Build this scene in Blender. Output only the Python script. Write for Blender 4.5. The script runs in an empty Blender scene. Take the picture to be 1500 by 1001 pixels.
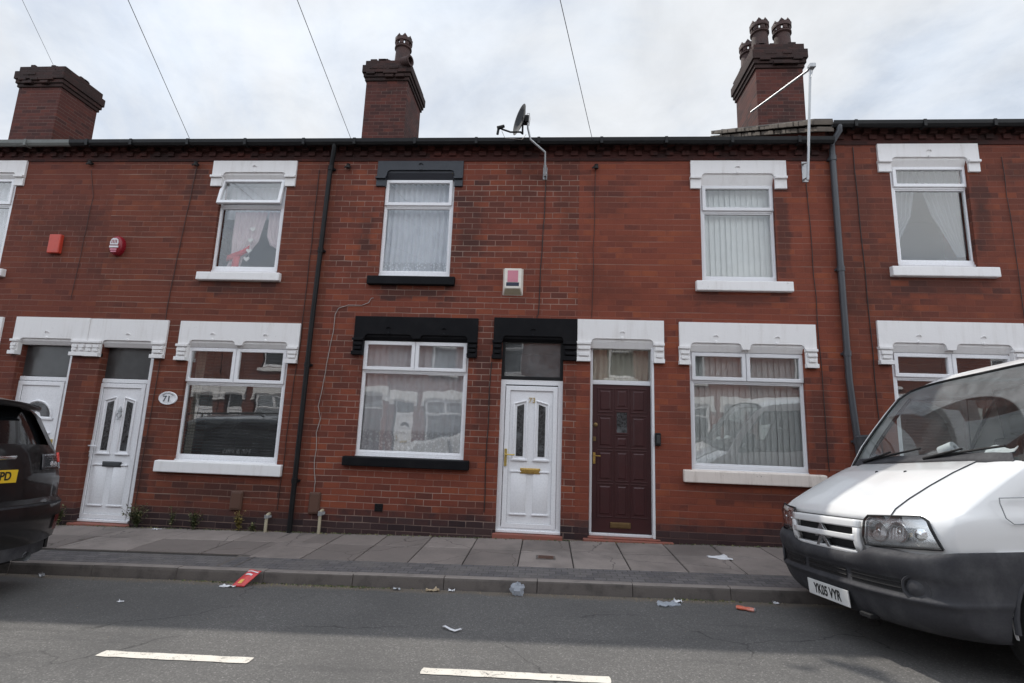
import bpy, bmesh, math, random
from mathutils import Vector, Matrix
R = math.radians
random.seed(7)
sc = bpy.context.scene
COL = sc.collection

# ------------------------------------------------------------------ camera
cam_d = bpy.data.cameras.new("camera"); cam = bpy.data.objects.new("camera", cam_d); COL.objects.link(cam)
sc.camera = cam
def cam_rot(y, p, r):
    f = Vector((math.sin(y)*math.cos(p), math.cos(y)*math.cos(p), math.sin(p)))
    rt = Vector((math.cos(y), -math.sin(y), 0)); up = rt.cross(f)
    rt2 = math.cos(r)*rt + math.sin(r)*up; up2 = -math.sin(r)*rt + math.cos(r)*up
    return Matrix((rt2, up2, -f)).transposed()
cam.matrix_world = Matrix.Translation((0, -7.15, 1.393)) @ cam_rot(-0.07258855, 0.16870036, 0.03609868).to_4x4()
cam_d.sensor_width = 36; cam_d.lens = 758.03/1500*36
cam_d.clip_start = 0.05; cam_d.clip_end = 2000

# ------------------------------------------------------------------ light, sky
SUN_EL, SUN_AZ = R(56), R(-40)
sv = Vector((math.sin(SUN_AZ)*math.cos(SUN_EL), math.cos(SUN_AZ)*math.cos(SUN_EL), math.sin(SUN_EL)))
sl = bpy.data.lights.new("sun", 'SUN'); sl.energy = 3.2; sl.angle = R(0.8); sl.color = (1, .95, .87)
so = bpy.data.objects.new("sun", sl); COL.objects.link(so); so.location = sv*60
so.rotation_euler = (-sv).to_track_quat('-Z', 'Y').to_euler()
sc.view_settings.view_transform = 'Standard'; sc.view_settings.look = 'None'
sc.view_settings.exposure = 0.0; sc.view_settings.gamma = 1.0

class NT:
    """tiny node tree helper"""
    def __init__(s, tree): s.t = tree; s.t.nodes.clear()
    def n(s, typ, **kw):
        nd = s.t.nodes.new(typ)
        for k, v in kw.items():
            if k.startswith('i_'):
                key = k[2:]
                key = int(key) if key.isdigit() else key.replace('_', ' ')
                s.setin(nd, key, v)
            else: setattr(nd, k, v)
        return nd
    def setin(s, nd, key, v):
        sock = nd.inputs[key]
        if hasattr(v, 'is_output'): s.t.links.new(v, sock)
        else: sock.default_value = v
    def math(s, op, a, b=None, c=None, clamp=False):
        nd = s.t.nodes.new('ShaderNodeMath'); nd.operation = op; nd.use_clamp = clamp
        for i, v in enumerate((a, b, c)):
            if v is not None: s.setin(nd, i, v)
        return nd.outputs[0]
    def mix(s, fac, a, b, blend='MIX'):
        nd = s.t.nodes.new('ShaderNodeMix'); nd.data_type = 'RGBA'; nd.blend_type = blend
        s.setin(nd, 0, fac); s.setin(nd, 6, a); s.setin(nd, 7, b)
        return nd.outputs[2]
    def ramp(s, fac, stops, interp='LINEAR'):
        nd = s.t.nodes.new('ShaderNodeValToRGB'); cr = nd.color_ramp; cr.interpolation = interp
        while len(cr.elements) < len(stops): cr.elements.new(0.5)
        for e, (p, c) in zip(cr.elements, stops):
            e.position = p; e.color = c if len(c) == 4 else (*c, 1)
        s.setin(nd, 0, fac); return nd.outputs[0]
    def mrange(s, v, a, b, c=0.0, d=1.0, smooth=True):
        nd = s.t.nodes.new('ShaderNodeMapRange'); nd.interpolation_type = 'SMOOTHSTEP' if smooth else 'LINEAR'
        for i, x in enumerate((v, a, b, c, d)): s.setin(nd, i, x)
        return nd.outputs[0]
    def noise(s, vec, scale, detail=3, rough=.55, dist=0.0):
        nd = s.n('ShaderNodeTexNoise', i_Scale=scale, i_Detail=detail, i_Roughness=rough, i_Distortion=dist)
        if vec is not None: s.setin(nd, 'Vector', vec)
        return nd.outputs[0]
    def vec(s, x, y, z):
        nd = s.n('ShaderNodeCombineXYZ'); s.setin(nd, 0, x); s.setin(nd, 1, y); s.setin(nd, 2, z); return nd.outputs[0]

w = bpy.data.worlds.new("World"); sc.world = w; w.use_nodes = True
N = NT(w.node_tree)
tc = N.n('ShaderNodeTexCoord'); sep = N.n('ShaderNodeSeparateXYZ'); N.setin(sep, 0, tc.outputs['Generated'])
sky = N.n('ShaderNodeTexSky', sky_type='NISHITA', sun_disc=False, sun_elevation=SUN_EL, sun_rotation=SUN_AZ)
zz = N.math('ADD', N.math('MAXIMUM', sep.outputs[2], 0.0), 0.30)
cv = N.vec(N.math('DIVIDE', sep.outputs[0], zz), N.math('DIVIDE', sep.outputs[1], zz), 0.3)
n1 = N.noise(cv, 1.3, 8, .58, .5); n2 = N.noise(cv, 3.4, 7, .6, .3)
cov = N.mrange(N.math('ADD', N.math('MULTIPLY', n1, .75), N.math('MULTIPLY', n2, .25)), .34, .56, .62, 1.0)
# cloud brightness: unseen fill added behind the camera for the facade, plus sun glow
back_fill = N.mrange(sep.outputs[1], -.35, .35, 1.0, 0.0)
sund = N.n('ShaderNodeVectorMath', operation='DOT_PRODUCT'); N.setin(sund, 0, tc.outputs['Generated']); sund.inputs[1].default_value = sv
glow = N.mrange(sund.outputs['Value'], .80, 1.0, 0.0, 1.0)
cb = N.math('ADD', N.mrange(n2, .3, .7, .82, .97), N.math('ADD', N.math('MULTIPLY', back_fill, .95), N.math('MULTIPLY', glow, .12)))
ccol = N.mix(N.mrange(n1, .35, .65, 0, 1), (.77, .865, 1.0, 1), (.93, .96, 1.0, 1))
b1 = N.n('ShaderNodeBackground'); N.setin(b1, 0, sky.outputs[0]); b1.inputs[1].default_value = .10
b2 = N.n('ShaderNodeBackground'); N.setin(b2, 0, ccol); N.setin(b2, 1, cb)
mx = N.n('ShaderNodeMixShader'); N.setin(mx, 0, cov); N.setin(mx, 1, b1.outputs[0]); N.setin(mx, 2, b2.outputs[0])
wo = N.n('ShaderNodeOutputWorld'); N.setin(wo, 0, mx.outputs[0])

# ------------------------------------------------------------------ materials
def new_mat(name):
    m = bpy.data.materials.new(name); m.use_nodes = True
    return m, NT(m.node_tree)
def principled(N, col, rough=.6, metal=0.0, bump=None, bstr=.3, bdist=.01, spec=None, coat=0, normal=None, emit=None):
    p = N.n('ShaderNodeBsdfPrincipled'); N.setin(p, 'Base Color', col); N.setin(p, 'Roughness', rough); N.setin(p, 'Metallic', metal)
    if spec is not None: N.setin(p, 'Specular IOR Level', spec)
    if coat: N.setin(p, 'Coat Weight', coat); N.setin(p, 'Coat Roughness', .05)
    if bump is not None:
        b = N.n('ShaderNodeBump', i_Strength=bstr, i_Distance=bdist); N.setin(b, 'Height', bump); N.setin(p, 'Normal', b.outputs[0])
    o = N.n('ShaderNodeOutputMaterial'); N.setin(o, 0, p.outputs[0]); return p
def c4(c): return (*c, 1) if len(c) == 3 else c
def simple(name, col, rough=.5, metal=0.0, dirt=.25, scale=6.0, bump=.15, spec=None, coat=0, dirtcol=None):
    """painted or plain surface with blotchy wear and fine grain"""
    m, N = new_mat(name)
    g = N.n('ShaderNodeTexCoord').outputs['Object']
    a = N.noise(g, scale, 5, .6); b = N.noise(g, scale*12, 3, .6)
    col = c4(col); dc = c4(dirtcol) if dirtcol else tuple(x*.55 for x in col[:3])+(1,)
    f = N.math('MULTIPLY', N.mrange(a, .42, .78, 0, 1), dirt)
    cc = N.mix(f, col, dc)
    r = N.mrange(b, .3, .7, max(rough-.08, .02), min(rough+.1, 1))
    principled(N, cc, r, metal, bump=b if bump else None, bstr=bump, bdist=.004, spec=spec, coat=coat)
    return m
def brick_mat(name, dark, mid, hot, mortar, mort_amt, seed, soot=.6, plinth=True, even=.55, off=0.0, stains=(), vj=1.0, rows=0.0):
    m, N = new_mat(name)
    geo = N.n('ShaderNodeNewGeometry'); s = N.n('ShaderNodeSeparateXYZ'); N.setin(s, 0, geo.outputs['Position'])
    u = N.math('ADD', N.math('ADD', s.outputs[0], s.outputs[1]), off); v = s.outputs[2]
    wob = N.noise(geo.outputs['Position'], 1.7, 2); 
    v2 = N.math('ADD', v, N.math('MULTIPLY', N.math('SUBTRACT', wob, .5), .02))
    bt = N.n('ShaderNodeTexBrick', offset=.5, i_Scale=1.0, i_Mortar_Size=.0062, i_Mortar_Smooth=.35, i_Bias=0.0,
             i_Brick_Width=.235, i_Row_Height=.0855, i_Color1=(0, 0, 0, 1), i_Color2=(1, 1, 1, 1), i_Mortar=(.5, .5, .5, 1))
    N.setin(bt, 'Vector', N.vec(u, v2, 0.0))
    rnd = bt.outputs['Color']; mo = bt.outputs['Fac']
    pos = geo.outputs['Position']
    # second random: per brick hue
    bu = N.math('FLOOR', N.math('DIVIDE', u, .235)); bv = N.math('FLOOR', N.math('DIVIDE', v, .0855))
    big = N.noise(N.vec(u, N.math('MULTIPLY', v, 1.6), seed), .55, 4, .6)
    med = N.noise(N.vec(u, v, seed+3.1), 3.2, 5, .65)
    fine = N.noise(pos, 60, 4, .65)
    base = N.ramp(rnd, [(0.0, dark), (.18, dark), (.34, mid), (.72, mid), (.9, hot), (1.0, hot)])
    base = N.mix(N.mrange(med, .30, .62, .25, even), base, c4(mid))
    base = N.mix(N.math('MULTIPLY', fine, .35), base, (.05, .02, .015, 1))
    # soot stains with their own patchy shape
    so_ = N.math('MULTIPLY', N.mrange(N.math('ADD', N.math('MULTIPLY', big, .6), N.math('MULTIPLY', med, .4)), .46, .68, 0, 1), soot)
    base = N.mix(so_, base, N.mix(.8, base, (.022, .016, .015, 1)))
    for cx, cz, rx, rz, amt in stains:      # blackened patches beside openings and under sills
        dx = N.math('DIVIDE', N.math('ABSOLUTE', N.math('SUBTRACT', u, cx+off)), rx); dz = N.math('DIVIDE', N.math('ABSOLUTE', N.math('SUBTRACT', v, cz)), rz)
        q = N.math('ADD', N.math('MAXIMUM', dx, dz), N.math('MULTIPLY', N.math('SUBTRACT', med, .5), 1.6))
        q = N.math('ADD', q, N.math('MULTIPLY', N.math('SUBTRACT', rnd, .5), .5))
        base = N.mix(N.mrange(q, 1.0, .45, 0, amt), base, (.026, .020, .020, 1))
    if plinth:   # courses of dark engineering brick at the foot of the wall
        hz = N.math('SUBTRACT', N.math('MULTIPLY', bv, .0855), N.math('MULTIPLY', s.outputs[0], .018))
        hz = N.math('ADD', hz, N.math('MULTIPLY', N.math('SUBTRACT', med, .5), .35))
        base = N.mix(N.mrange(hz, .30, .08, 0, .86), base, N.ramp(rnd, [(0, (.016, .015, .019)), (1, (.038, .033, .036))]))
    mfade = N.mrange(N.noise(N.vec(N.math('MULTIPLY', u, .5), N.math('MULTIPLY', v, 5.0), seed+9), 1.1, 4, .6), .35, .65, .25, 1.0)
    mcol = N.mix(N.mrange(med, .4, .7, 0, .6), c4(mortar), tuple(x*.35 for x in mortar)+(1,))
    fr = N.math('FRACT', N.math('DIVIDE', v2, .0855)); hd = N.math('MINIMUM', fr, N.math('SUBTRACT', 1.0, fr)); hj = N.mrange(hd, .065, .085, 1, 0)
    fac = N.math('MULTIPLY', mo, N.math('MULTIPLY', mfade, mort_amt))
    fac = N.math('MULTIPLY', fac, N.math('MAXIMUM', hj, N.mrange(big, .4, .6, vj*.5, min(vj*1.6, 1))))
    if rows:      # every fourth bed joint was repointed with paler mortar
        q4 = N.math('ABSOLUTE', N.math('SUBTRACT', N.math('FRACT', N.math('ADD', N.math('DIVIDE', v2, .342), .5)), .5))
        pale = N.math('MULTIPLY', N.mrange(q4, .014, .022, 1, 0), N.mrange(N.noise(N.vec(N.math('MULTIPLY', u, .6), N.math('FLOOR', N.math('DIVIDE', v2, .17)), seed+4), 1.0, 3), .42, .56, 0, rows))
        fac = N.math('MAXIMUM', fac, pale); mcol = N.mix(pale, mcol, (.30, .23, .19, 1))
    col = N.mix(fac, base, mcol)
    h = N.math('SUBTRACT', N.math('MULTIPLY', fine, .35), mo)
    principled(N, col, N.mrange(fine, .3, .7, .72, .92), bump=h, bstr=.55, bdist=.008, spec=.25)
    return m
def glass_mat(name, refl=.12, tint=(.94, .945, .94), wav=.6, rough=.0, dirt=0.0):
    m, N = new_mat(name)
    pos = N.n('ShaderNodeNewGeometry').outputs['Position']
    b = N.n('ShaderNodeBump', i_Strength=wav*.12, i_Distance=.02); N.setin(b, 'Height', N.noise(pos, 1.9, 2))
    tr = N.n('ShaderNodeBsdfTransparent', i_Color=c4(tint))
    gl = N.n('ShaderNodeBsdfGlossy', i_Color=(1, 1, 1, 1), i_Roughness=rough); N.setin(gl, 'Normal', b.outputs[0])
    lw = N.n('ShaderNodeLayerWeight', i_Blend=.18)
    fac = N.math('ADD', N.math('MULTIPLY', lw.outputs['Facing'], .55), refl, clamp=True)
    mx = N.n('ShaderNodeMixShader'); N.setin(mx, 0, fac); N.setin(mx, 1, tr.outputs[0]); N.setin(mx, 2, gl.outputs[0])
    last = mx.outputs[0]
    if dirt:
        df = N.n('ShaderNodeBsdfDiffuse', i_Color=(.42, .44, .45, 1))
        m2 = N.n('ShaderNodeMixShader'); N.setin(m2, 0, N.mrange(N.noise(pos, 5, 6, .7), .3, .75, dirt*.5, dirt))
        N.setin(m2, 1, last); N.setin(m2, 2, df.outputs[0]); last = m2.outputs[0]
    o = N.n('ShaderNodeOutputMaterial'); N.setin(o, 0, last)
    return m
def fabric_mat(name, col, alpha=1.0, trans=.4, lace=None, fold=0):
    """thin cloth: diffuse + translucent, optionally see-through, with a lacy band below height lace"""
    m, N = new_mat(name)
    pos = N.n('ShaderNodeNewGeometry').outputs['Position']
    s = N.n('ShaderNodeSeparateXYZ'); N.setin(s, 0, pos)
    cc = N.mix(N.mrange(N.noise(pos, 7, 4), .3, .7, 0, .25), c4(col), tuple(x*.75 for x in col)+(1,))
    d = N.n('ShaderNodeBsdfDiffuse'); N.setin(d, 0, cc)
    t = N.n('ShaderNodeBsdfTranslucent'); N.setin(t, 0, cc)
    mx = N.n('ShaderNodeMixShader', i_0=trans); N.setin(mx, 1, d.outputs[0]); N.setin(mx, 2, t.outputs[0])
    tp = N.n('ShaderNodeBsdfTransparent')
    al = alpha
    if lace is not None:
        vo = N.n('ShaderNodeTexVoronoi', i_Scale=26.0); N.setin(vo, 'Vector', pos)
        pat = N.mrange(vo.outputs['Distance'], .2, .5, 1.0, .68)
        band = N.mrange(s.outputs[2], lace, lace-.04, 0, 1)
        al = N.math('ADD', N.math('MULTIPLY', N.math('SUBTRACT', 1.0, band), alpha), N.math('MULTIPLY', band, pat))
    m2 = N.n('ShaderNodeMixShader'); N.setin(m2, 0, al); N.setin(m2, 1, tp.outputs[0]); N.setin(m2, 2, mx.outputs[0])
    o = N.n('ShaderNodeOutputMaterial'); N.setin(o, 0, m2.outputs[0])
    return m
def asphalt_mat():
    m, N = new_mat("asphalt")
    pos = N.n('ShaderNodeNewGeometry').outputs['Position']
    a = N.noise(pos, 95, 4, .7); vo = N.n('ShaderNodeTexVoronoi', i_Scale=120.0); N.setin(vo, 'Vector', pos)
    vc = N.n('ShaderNodeSeparateColor'); N.setin(vc, 0, vo.outputs['Color'])
    big = N.noise(pos, .9, 5, .6); st = N.n('ShaderNodeMapping', i_Scale=(.35, 2.2, 1)); N.setin(st, 0, pos)
    streak = N.noise(st.outputs[0], 2.0, 5, .62)
    base = N.ramp(vc.outputs[0], [(0, (.092, .089, .086)), (.55, (.125, .120, .115)), (.88, (.155, .149, .142)), (1, (.25, .24, .23))])
    base = N.mix(N.mrange(a, .3, .7, 0, .6), base, (.116, .112, .109, 1))
    base = N.mix(N.mrange(big, .38, .7, 0, .45), base, (.08, .078, .077, 1))
    base = N.mix(N.mrange(streak, .56, .74, 0, .4), base, (.068, .066, .066, 1))
    # grit and soil washed into the gutter along the kerb
    s = N.n('ShaderNodeSeparateXYZ'); N.setin(s, 0, pos)
    gut = N.math('ADD', s.outputs[1], N.math('MULTIPLY', N.math('SUBTRACT', N.noise(pos, 4, 5, .65), .5), .22))
    base = N.mix(N.mrange(gut, -2.02, -1.88, 0, .8), base, (.15, .125, .10, 1))
    # hairline cracks
    cv = N.n('ShaderNodeTexVoronoi', feature='DISTANCE_TO_EDGE', i_Scale=.55)
    dm = N.n('ShaderNodeMixRGB', i_Fac=.12) if False else None
    wv = N.n('ShaderNodeVectorMath', operation='ADD'); N.setin(wv, 0, pos)
    nz = N.n('ShaderNodeTexNoise', i_Scale=3.0, i_Detail=5.0); N.setin(nz, 'Vector', pos)
    sc_ = N.n('ShaderNodeVectorMath', operation='SCALE', i_Scale=.35); N.setin(sc_, 0, nz.outputs['Color']); N.setin(wv, 1, sc_.outputs[0])
    N.setin(cv, 'Vector', wv.outputs[0])
    crack = N.math('MULTIPLY', N.mrange(cv.outputs['Distance'], .0, .006, 1, 0), N.mrange(big, .45, .6, 0, .6))
    base = N.mix(crack, base, (.02, .02, .02, 1))
    h = N.math('ADD', N.math('MULTIPLY', vc.outputs[0], .5), a)
    principled(N, base, N.mrange(a, .3, .7, .8, .98), bump=h, bstr=.5, bdist=.005, spec=.2)
    return m
def slab_mat():
    m, N = new_mat("paving_slab")
    geo = N.n('ShaderNodeNewGeometry'); pos = geo.outputs['Position']
    base = N.ramp(geo.outputs['Random Per Island'], [(0, (.185, .156, .142)), (.45, (.25, .212, .193)), (1, (.32, .276, .252))])
    a = N.noise(pos, 3.0, 6, .65); f = N.noise(pos, 70, 4, .7)
    base = N.mix(N.mrange(a, .4, .75, 0, .6), base, (.15, .13, .12, 1))
    base = N.mix(N.math('MULTIPLY', f, .4), base, (.15, .135, .127, 1))
    st = N.noise(pos, .8, 5, .6); base = N.mix(N.mrange(st, .48, .7, 0, .6), base, (.12, .105, .098, 1))
    ck = N.n('ShaderNodeTexVoronoi', feature='DISTANCE_TO_EDGE', i_Scale=.75); wv = N.n('ShaderNodeVectorMath', operation='ADD'); N.setin(wv, 0, pos)
    nz = N.n('ShaderNodeTexNoise', i_Scale=4.0, i_Detail=5.0); N.setin(nz, 'Vector', pos); s3 = N.n('ShaderNodeVectorMath', operation='SCALE', i_Scale=.2); N.setin(s3, 0, nz.outputs['Color']); N.setin(wv, 1, s3.outputs[0]); N.setin(ck, 'Vector', wv.outputs[0])
    base = N.mix(N.mrange(ck.outputs['Distance'], 0, .006, .75, 0), base, (.06, .052, .048, 1))
    vo = N.n('ShaderNodeTexVoronoi', i_Scale=9.0, i_Randomness=1.0); N.setin(vo, 'Vector', pos)
    base = N.mix(N.mrange(vo.outputs['Distance'], .10, .06, 0, .4), base, (.11, .10, .095, 1))   # trodden chewing gum, dark spots
    principled(N, base, N.mrange(f, .3, .7, .75, .95), bump=N.math('ADD', f, a), bstr=.35, bdist=.005, spec=.2)
    return m
def block_mat():
    m, N = new_mat("blue_brick_paver")
    pos = N.n('ShaderNodeNewGeometry').outputs['Position']
    s = N.n('ShaderNodeSeparateXYZ'); N.setin(s, 0, pos)
    bt = N.n('ShaderNodeTexBrick', offset=.5, i_Scale=1.0, i_Mortar_Size=.005, i_Mortar_Smooth=.3, i_Bias=0.0, i_Brick_Width=.125, i_Row_Height=.08,
             i_Color1=(.095, .09, .095, 1), i_Color2=(.15, .14, .14, 1), i_Mortar=(.06, .055, .052, 1)); N.setin(bt, 'Vector', pos)
    a = N.noise(pos, 3.5, 6, .65); f = N.noise(pos, 60, 3)
    col = N.mix(N.mrange(a, .4, .7, 0, .7), bt.outputs['Color'], (.14, .128, .12, 1))
    principled(N, col, N.mrange(f, .3, .7, .6, .85), bump=N.math('SUBTRACT', N.math('MULTIPLY', f, .3), bt.outputs['Fac']), bstr=.4, bdist=.006, spec=.3)
    return m

M = {}
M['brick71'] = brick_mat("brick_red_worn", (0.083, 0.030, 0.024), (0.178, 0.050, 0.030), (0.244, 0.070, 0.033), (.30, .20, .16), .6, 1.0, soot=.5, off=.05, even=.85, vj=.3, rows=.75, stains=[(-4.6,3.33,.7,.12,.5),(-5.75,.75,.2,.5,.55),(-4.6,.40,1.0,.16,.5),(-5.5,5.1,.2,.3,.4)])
M['brick69'] = brick_mat("brick_red_even", (0.089, 0.030, 0.026), (0.167, 0.046, 0.029), (0.216, 0.062, 0.032), (.26, .17, .14), .5, 5.0, soot=.55, even=.8, vj=.55, rows=.4)
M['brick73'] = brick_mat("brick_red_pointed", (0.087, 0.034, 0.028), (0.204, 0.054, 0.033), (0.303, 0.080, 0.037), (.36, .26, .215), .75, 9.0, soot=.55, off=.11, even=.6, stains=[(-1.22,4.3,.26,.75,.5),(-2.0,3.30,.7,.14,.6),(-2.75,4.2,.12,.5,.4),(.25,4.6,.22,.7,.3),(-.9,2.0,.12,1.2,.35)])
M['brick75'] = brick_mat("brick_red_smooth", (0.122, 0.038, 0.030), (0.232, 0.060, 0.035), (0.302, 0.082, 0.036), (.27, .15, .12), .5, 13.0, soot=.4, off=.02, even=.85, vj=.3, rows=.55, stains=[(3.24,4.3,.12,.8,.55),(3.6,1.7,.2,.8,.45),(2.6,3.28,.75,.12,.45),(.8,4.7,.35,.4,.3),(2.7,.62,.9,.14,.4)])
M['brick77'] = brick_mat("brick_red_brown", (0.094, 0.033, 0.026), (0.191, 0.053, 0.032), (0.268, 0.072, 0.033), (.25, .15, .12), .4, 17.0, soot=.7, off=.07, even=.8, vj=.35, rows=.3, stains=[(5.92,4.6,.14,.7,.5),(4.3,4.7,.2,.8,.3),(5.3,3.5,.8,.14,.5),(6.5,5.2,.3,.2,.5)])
M['brick_stack'] = brick_mat("brick_chimney", (.03, .015, .015), (.085, .027, .022), (.13, .036, .025), (.2, .15, .13), .55, 21.0, soot=.9, plinth=False)
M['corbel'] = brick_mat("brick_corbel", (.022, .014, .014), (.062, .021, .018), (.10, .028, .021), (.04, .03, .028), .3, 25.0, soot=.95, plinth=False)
M['soot_brick'] = brick_mat("brick_sooty", (.016, .012, .012), (.035, .020, .018), (.06, .026, .022), (.05, .042, .038), .5, 31.0, soot=.9, plinth=False)
M['white_paint'] = simple("white_masonry_paint", (.80, .79, .79), .62, dirt=.16, scale=3.2, bump=.25, dirtcol=(.50, .46, .42))
M['cream_paint'] = simple("cream_masonry_paint", (.74, .66, .60), .6, dirt=.35, scale=3, bump=.25, dirtcol=(.45, .38, .32))
M['black_paint'] = simple("black_masonry_paint", (.006, .006, .0075), .55, dirt=.4, scale=4, bump=.15, spec=.12, dirtcol=(.02, .019, .02))
M['slate_paint'] = simple("slate_blue_paint", (.017, .020, .028), .45, dirt=.4, scale=4, bump=.2, dirtcol=(.02, .022, .03))
M['upvc'] = simple("white_upvc", (.80, .80, .82), .28, dirt=.10, scale=4, bump=.03, dirtcol=(.55, .53, .5))
M['upvc_grey'] = simple("greyed_upvc", (.70, .70, .72), .35, dirt=.2, scale=4, bump=.03, dirtcol=(.48, .46, .43))
def masonry_paint(name, col, stain, rough, amt, spec=None):
    """brushed paint on stone: rain streaks, soot specks and chips that show the stone"""
    m, N = new_mat(name); pos = N.n('ShaderNodeNewGeometry').outputs['Position']
    mp = N.n('ShaderNodeMapping', i_Scale=(9, 9, .9)); N.setin(mp, 0, pos)
    st = N.noise(mp.outputs[0], 1.4, 5, .65); bl = N.noise(pos, 2.6, 5, .65); fi = N.noise(pos, 48, 4, .7)
    c = N.mix(N.math('MULTIPLY', N.mrange(st, .46, .74, 0, 1), N.math('MULTIPLY', N.mrange(bl, .35, .6, .2, 1), amt)), c4(col), c4(stain))
    c = N.mix(N.math('MULTIPLY', N.mrange(N.math('ADD', N.math('MULTIPLY', fi, .6), N.math('MULTIPLY', bl, .4)), .60, .66, 0, 1), amt*1.2), c, tuple(x*.45 for x in stain)+(1,))
    principled(N, c, N.mrange(fi, .3, .7, rough-.06, rough+.12), bump=N.math('ADD', fi, N.math('MULTIPLY', bl, .6)), bstr=.3, bdist=.006, spec=spec); return m
M['white_paint'] = masonry_paint("white_masonry_paint", (.78, .765, .76), (.46, .42, .38), .62, .28)
M['cream_paint'] = masonry_paint("cream_masonry_paint", (.72, .64, .58), (.36, .29, .24), .6, .8)
M['gasket'] = simple("dark_gasket", (.03, .03, .03), .6)
M['black_plastic'] = simple("black_plastic", (.008, .008, .009), .5, dirt=.4, scale=7, bump=.08, spec=.25, dirtcol=(.018, .018, .018))
M['grey_pipe'] = simple("grey_pipe_plastic", (.055, .058, .066), .42, dirt=.4, scale=5, bump=.08)
M['gutter_old'] = simple("weathered_gutter", (.16, .17, .16), .6, dirt=.6, scale=6, bump=.2)
M['roof'] = simple("dark_roof_tile", (.05, .042, .04), .8, dirt=.5, scale=5, bump=.4)
M['verge'] = simple("verge_mortar", (.12, .098, .08), .95, dirt=1.0, scale=7, bump=.9, dirtcol=(.07, .06, .05))
M['plaster'] = simple("inside_plaster", (.34, .31, .28), .9, dirt=.2)
M['glass'] = glass_mat("window_glass", .15, dirt=.05)  # thin diffuse dust veil also lifts dark panes in place of reflected light
M['glass_up'] = glass_mat("upper_window_glass", .03)
M['glass_dark'] = glass_mat("dark_fanlight_glass", .12, (.45, .45, .45), dirt=.28)  # grey diffuse veil stands in for the fanlight's pale reflection
M['frost'] = glass_mat("frosted_fanlight_glass", .03, (.30, .31, .31), rough=.3, dirt=.10)
M['wood'] = simple("burgundy_door_paint", (.046, .011, .012), .38, dirt=.4, scale=5, bump=.15, dirtcol=(.022, .008, .009))
M['brass'] = simple("brass", (.62, .42, .14), .32, 1.0, dirt=.3, scale=14, bump=.05)
M['brass_dull'] = simple("dull_brass", (.20, .13, .06), .5, .8, dirt=.5, scale=14)
M['steel'] = simple("galvanised_steel", (.40, .41, .42), .5, .7, dirt=.35, scale=9, bump=.1)
M['chrome'] = simple("chrome", (.82, .83, .84), .14, 1.0, dirt=.1, scale=9, bump=0)
M['grey_plate'] = simple("dark_letter_plate", (.10, .105, .11), .35, .6)
M['step'] = simple("red_tile_step", (.26, .085, .06), .6, dirt=.6, scale=7, bump=.3, dirtcol=(.13, .08, .06))
M['concrete'] = simple("kerb_concrete", (.235, .205, .185), .9, dirt=.75, scale=5, bump=.7, dirtcol=(.14, .12, .11))
M['kerb_dark'] = simple("kerb_face_dark", (.125, .108, .098), .9, dirt=.75, scale=6, bump=.7, dirtcol=(.045, .04, .037))  # soiled concrete, darkened further to put shade into the kerb face
M['asphalt'] = asphalt_mat(); M['slab'] = slab_mat(); M['block'] = block_mat()
M['joint'] = simple("joint_dirt", (.035, .03, .026), .95, dirt=.5, scale=20, bump=.4)
M['marking'] = simple("road_paint_flat", (.64, .60, .53), .75, dirt=.0, scale=14, bump=.5)
M['dishgrey'] = simple('dish_grey', (.022, .023, .026), .8)
def road_paint():
    m, N = new_mat("road_paint"); pos = N.n('ShaderNodeNewGeometry').outputs['Position']
    a = N.noise(pos, 55, 5, .75); b = N.noise(pos, 7, 4, .6); mp = N.n('ShaderNodeMapping', i_Scale=(1, 14, 1)); N.setin(mp, 0, pos); t = N.noise(mp.outputs[0], 2.5, 4, .6)
    w = N.mrange(N.math('ADD', N.math('MULTIPLY', a, .62), N.math('ADD', N.math('MULTIPLY', b, .22), N.math('MULTIPLY', t, .16))), .545, .60, 0, .85)
    c = N.mix(N.mrange(b, .35, .7, 0, .5), (.66, .625, .56, 1), (.52, .48, .42, 1)); c = N.mix(w, c, (.13, .125, .118, 1))
    principled(N, c, .8, bump=a, bstr=.7, bdist=.005, spec=.2); return m
M['marking'] = road_paint()
M['terracotta'] = simple("sooty_terracotta", (.052, .024, .02), .8, dirt=.8, scale=5, bump=.3, dirtcol=(.02, .014, .013))
M['flue'] = simple("sooty_flue", (.035, .022, .02), .9, dirt=.6)
M['line_grey'] = simple('grey_telephone_wire', (.10, .10, .11), .6)
M['cable'] = simple("black_cable", (.018, .016, .016), .6)
M['cable_red'] = simple("brown_cable", (.05, .022, .018), .6)
M['cable_white'] = simple("white_cable", (.36, .33, .31), .5, dirt=.6, scale=12)
M['meter'] = simple("brown_plastic", (.105, .052, .036), .5, dirt=.5, scale=8)
M['red_alarm'] = simple("red_alarm_plastic", (.24, .010, .02), .3, dirt=.2)
M['orange_alarm'] = simple("orange_red_plastic", (.52, .055, .03), .4, dirt=.35, scale=9)
M['alarm_white'] = simple("cream_plastic", (.74, .70, .63), .4, dirt=.35, scale=9, dirtcol=(.5, .44, .34))
M['alarm_stain'] = simple("stained_plastic", (.40, .35, .25), .5, dirt=.4)
M['pink_label'] = simple("pink_label", (.58, .21, .27), .5, dirt=.2, scale=16)
M['navy_label'] = simple("navy_label", (.02, .028, .055), .5)
M['paper'] = simple("white_paper", (.72, .72, .74), .7, dirt=.3, scale=18)
M['plaque'] = simple("glazed_plaque", (.74, .74, .76), .2, dirt=.1)
M['plaque_ink'] = simple("grey_ink", (.08, .09, .10), .5)
M['gold'] = simple("gold_numeral", (.55, .40, .12), .35, .7)
def shade(o_list): pass
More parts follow.
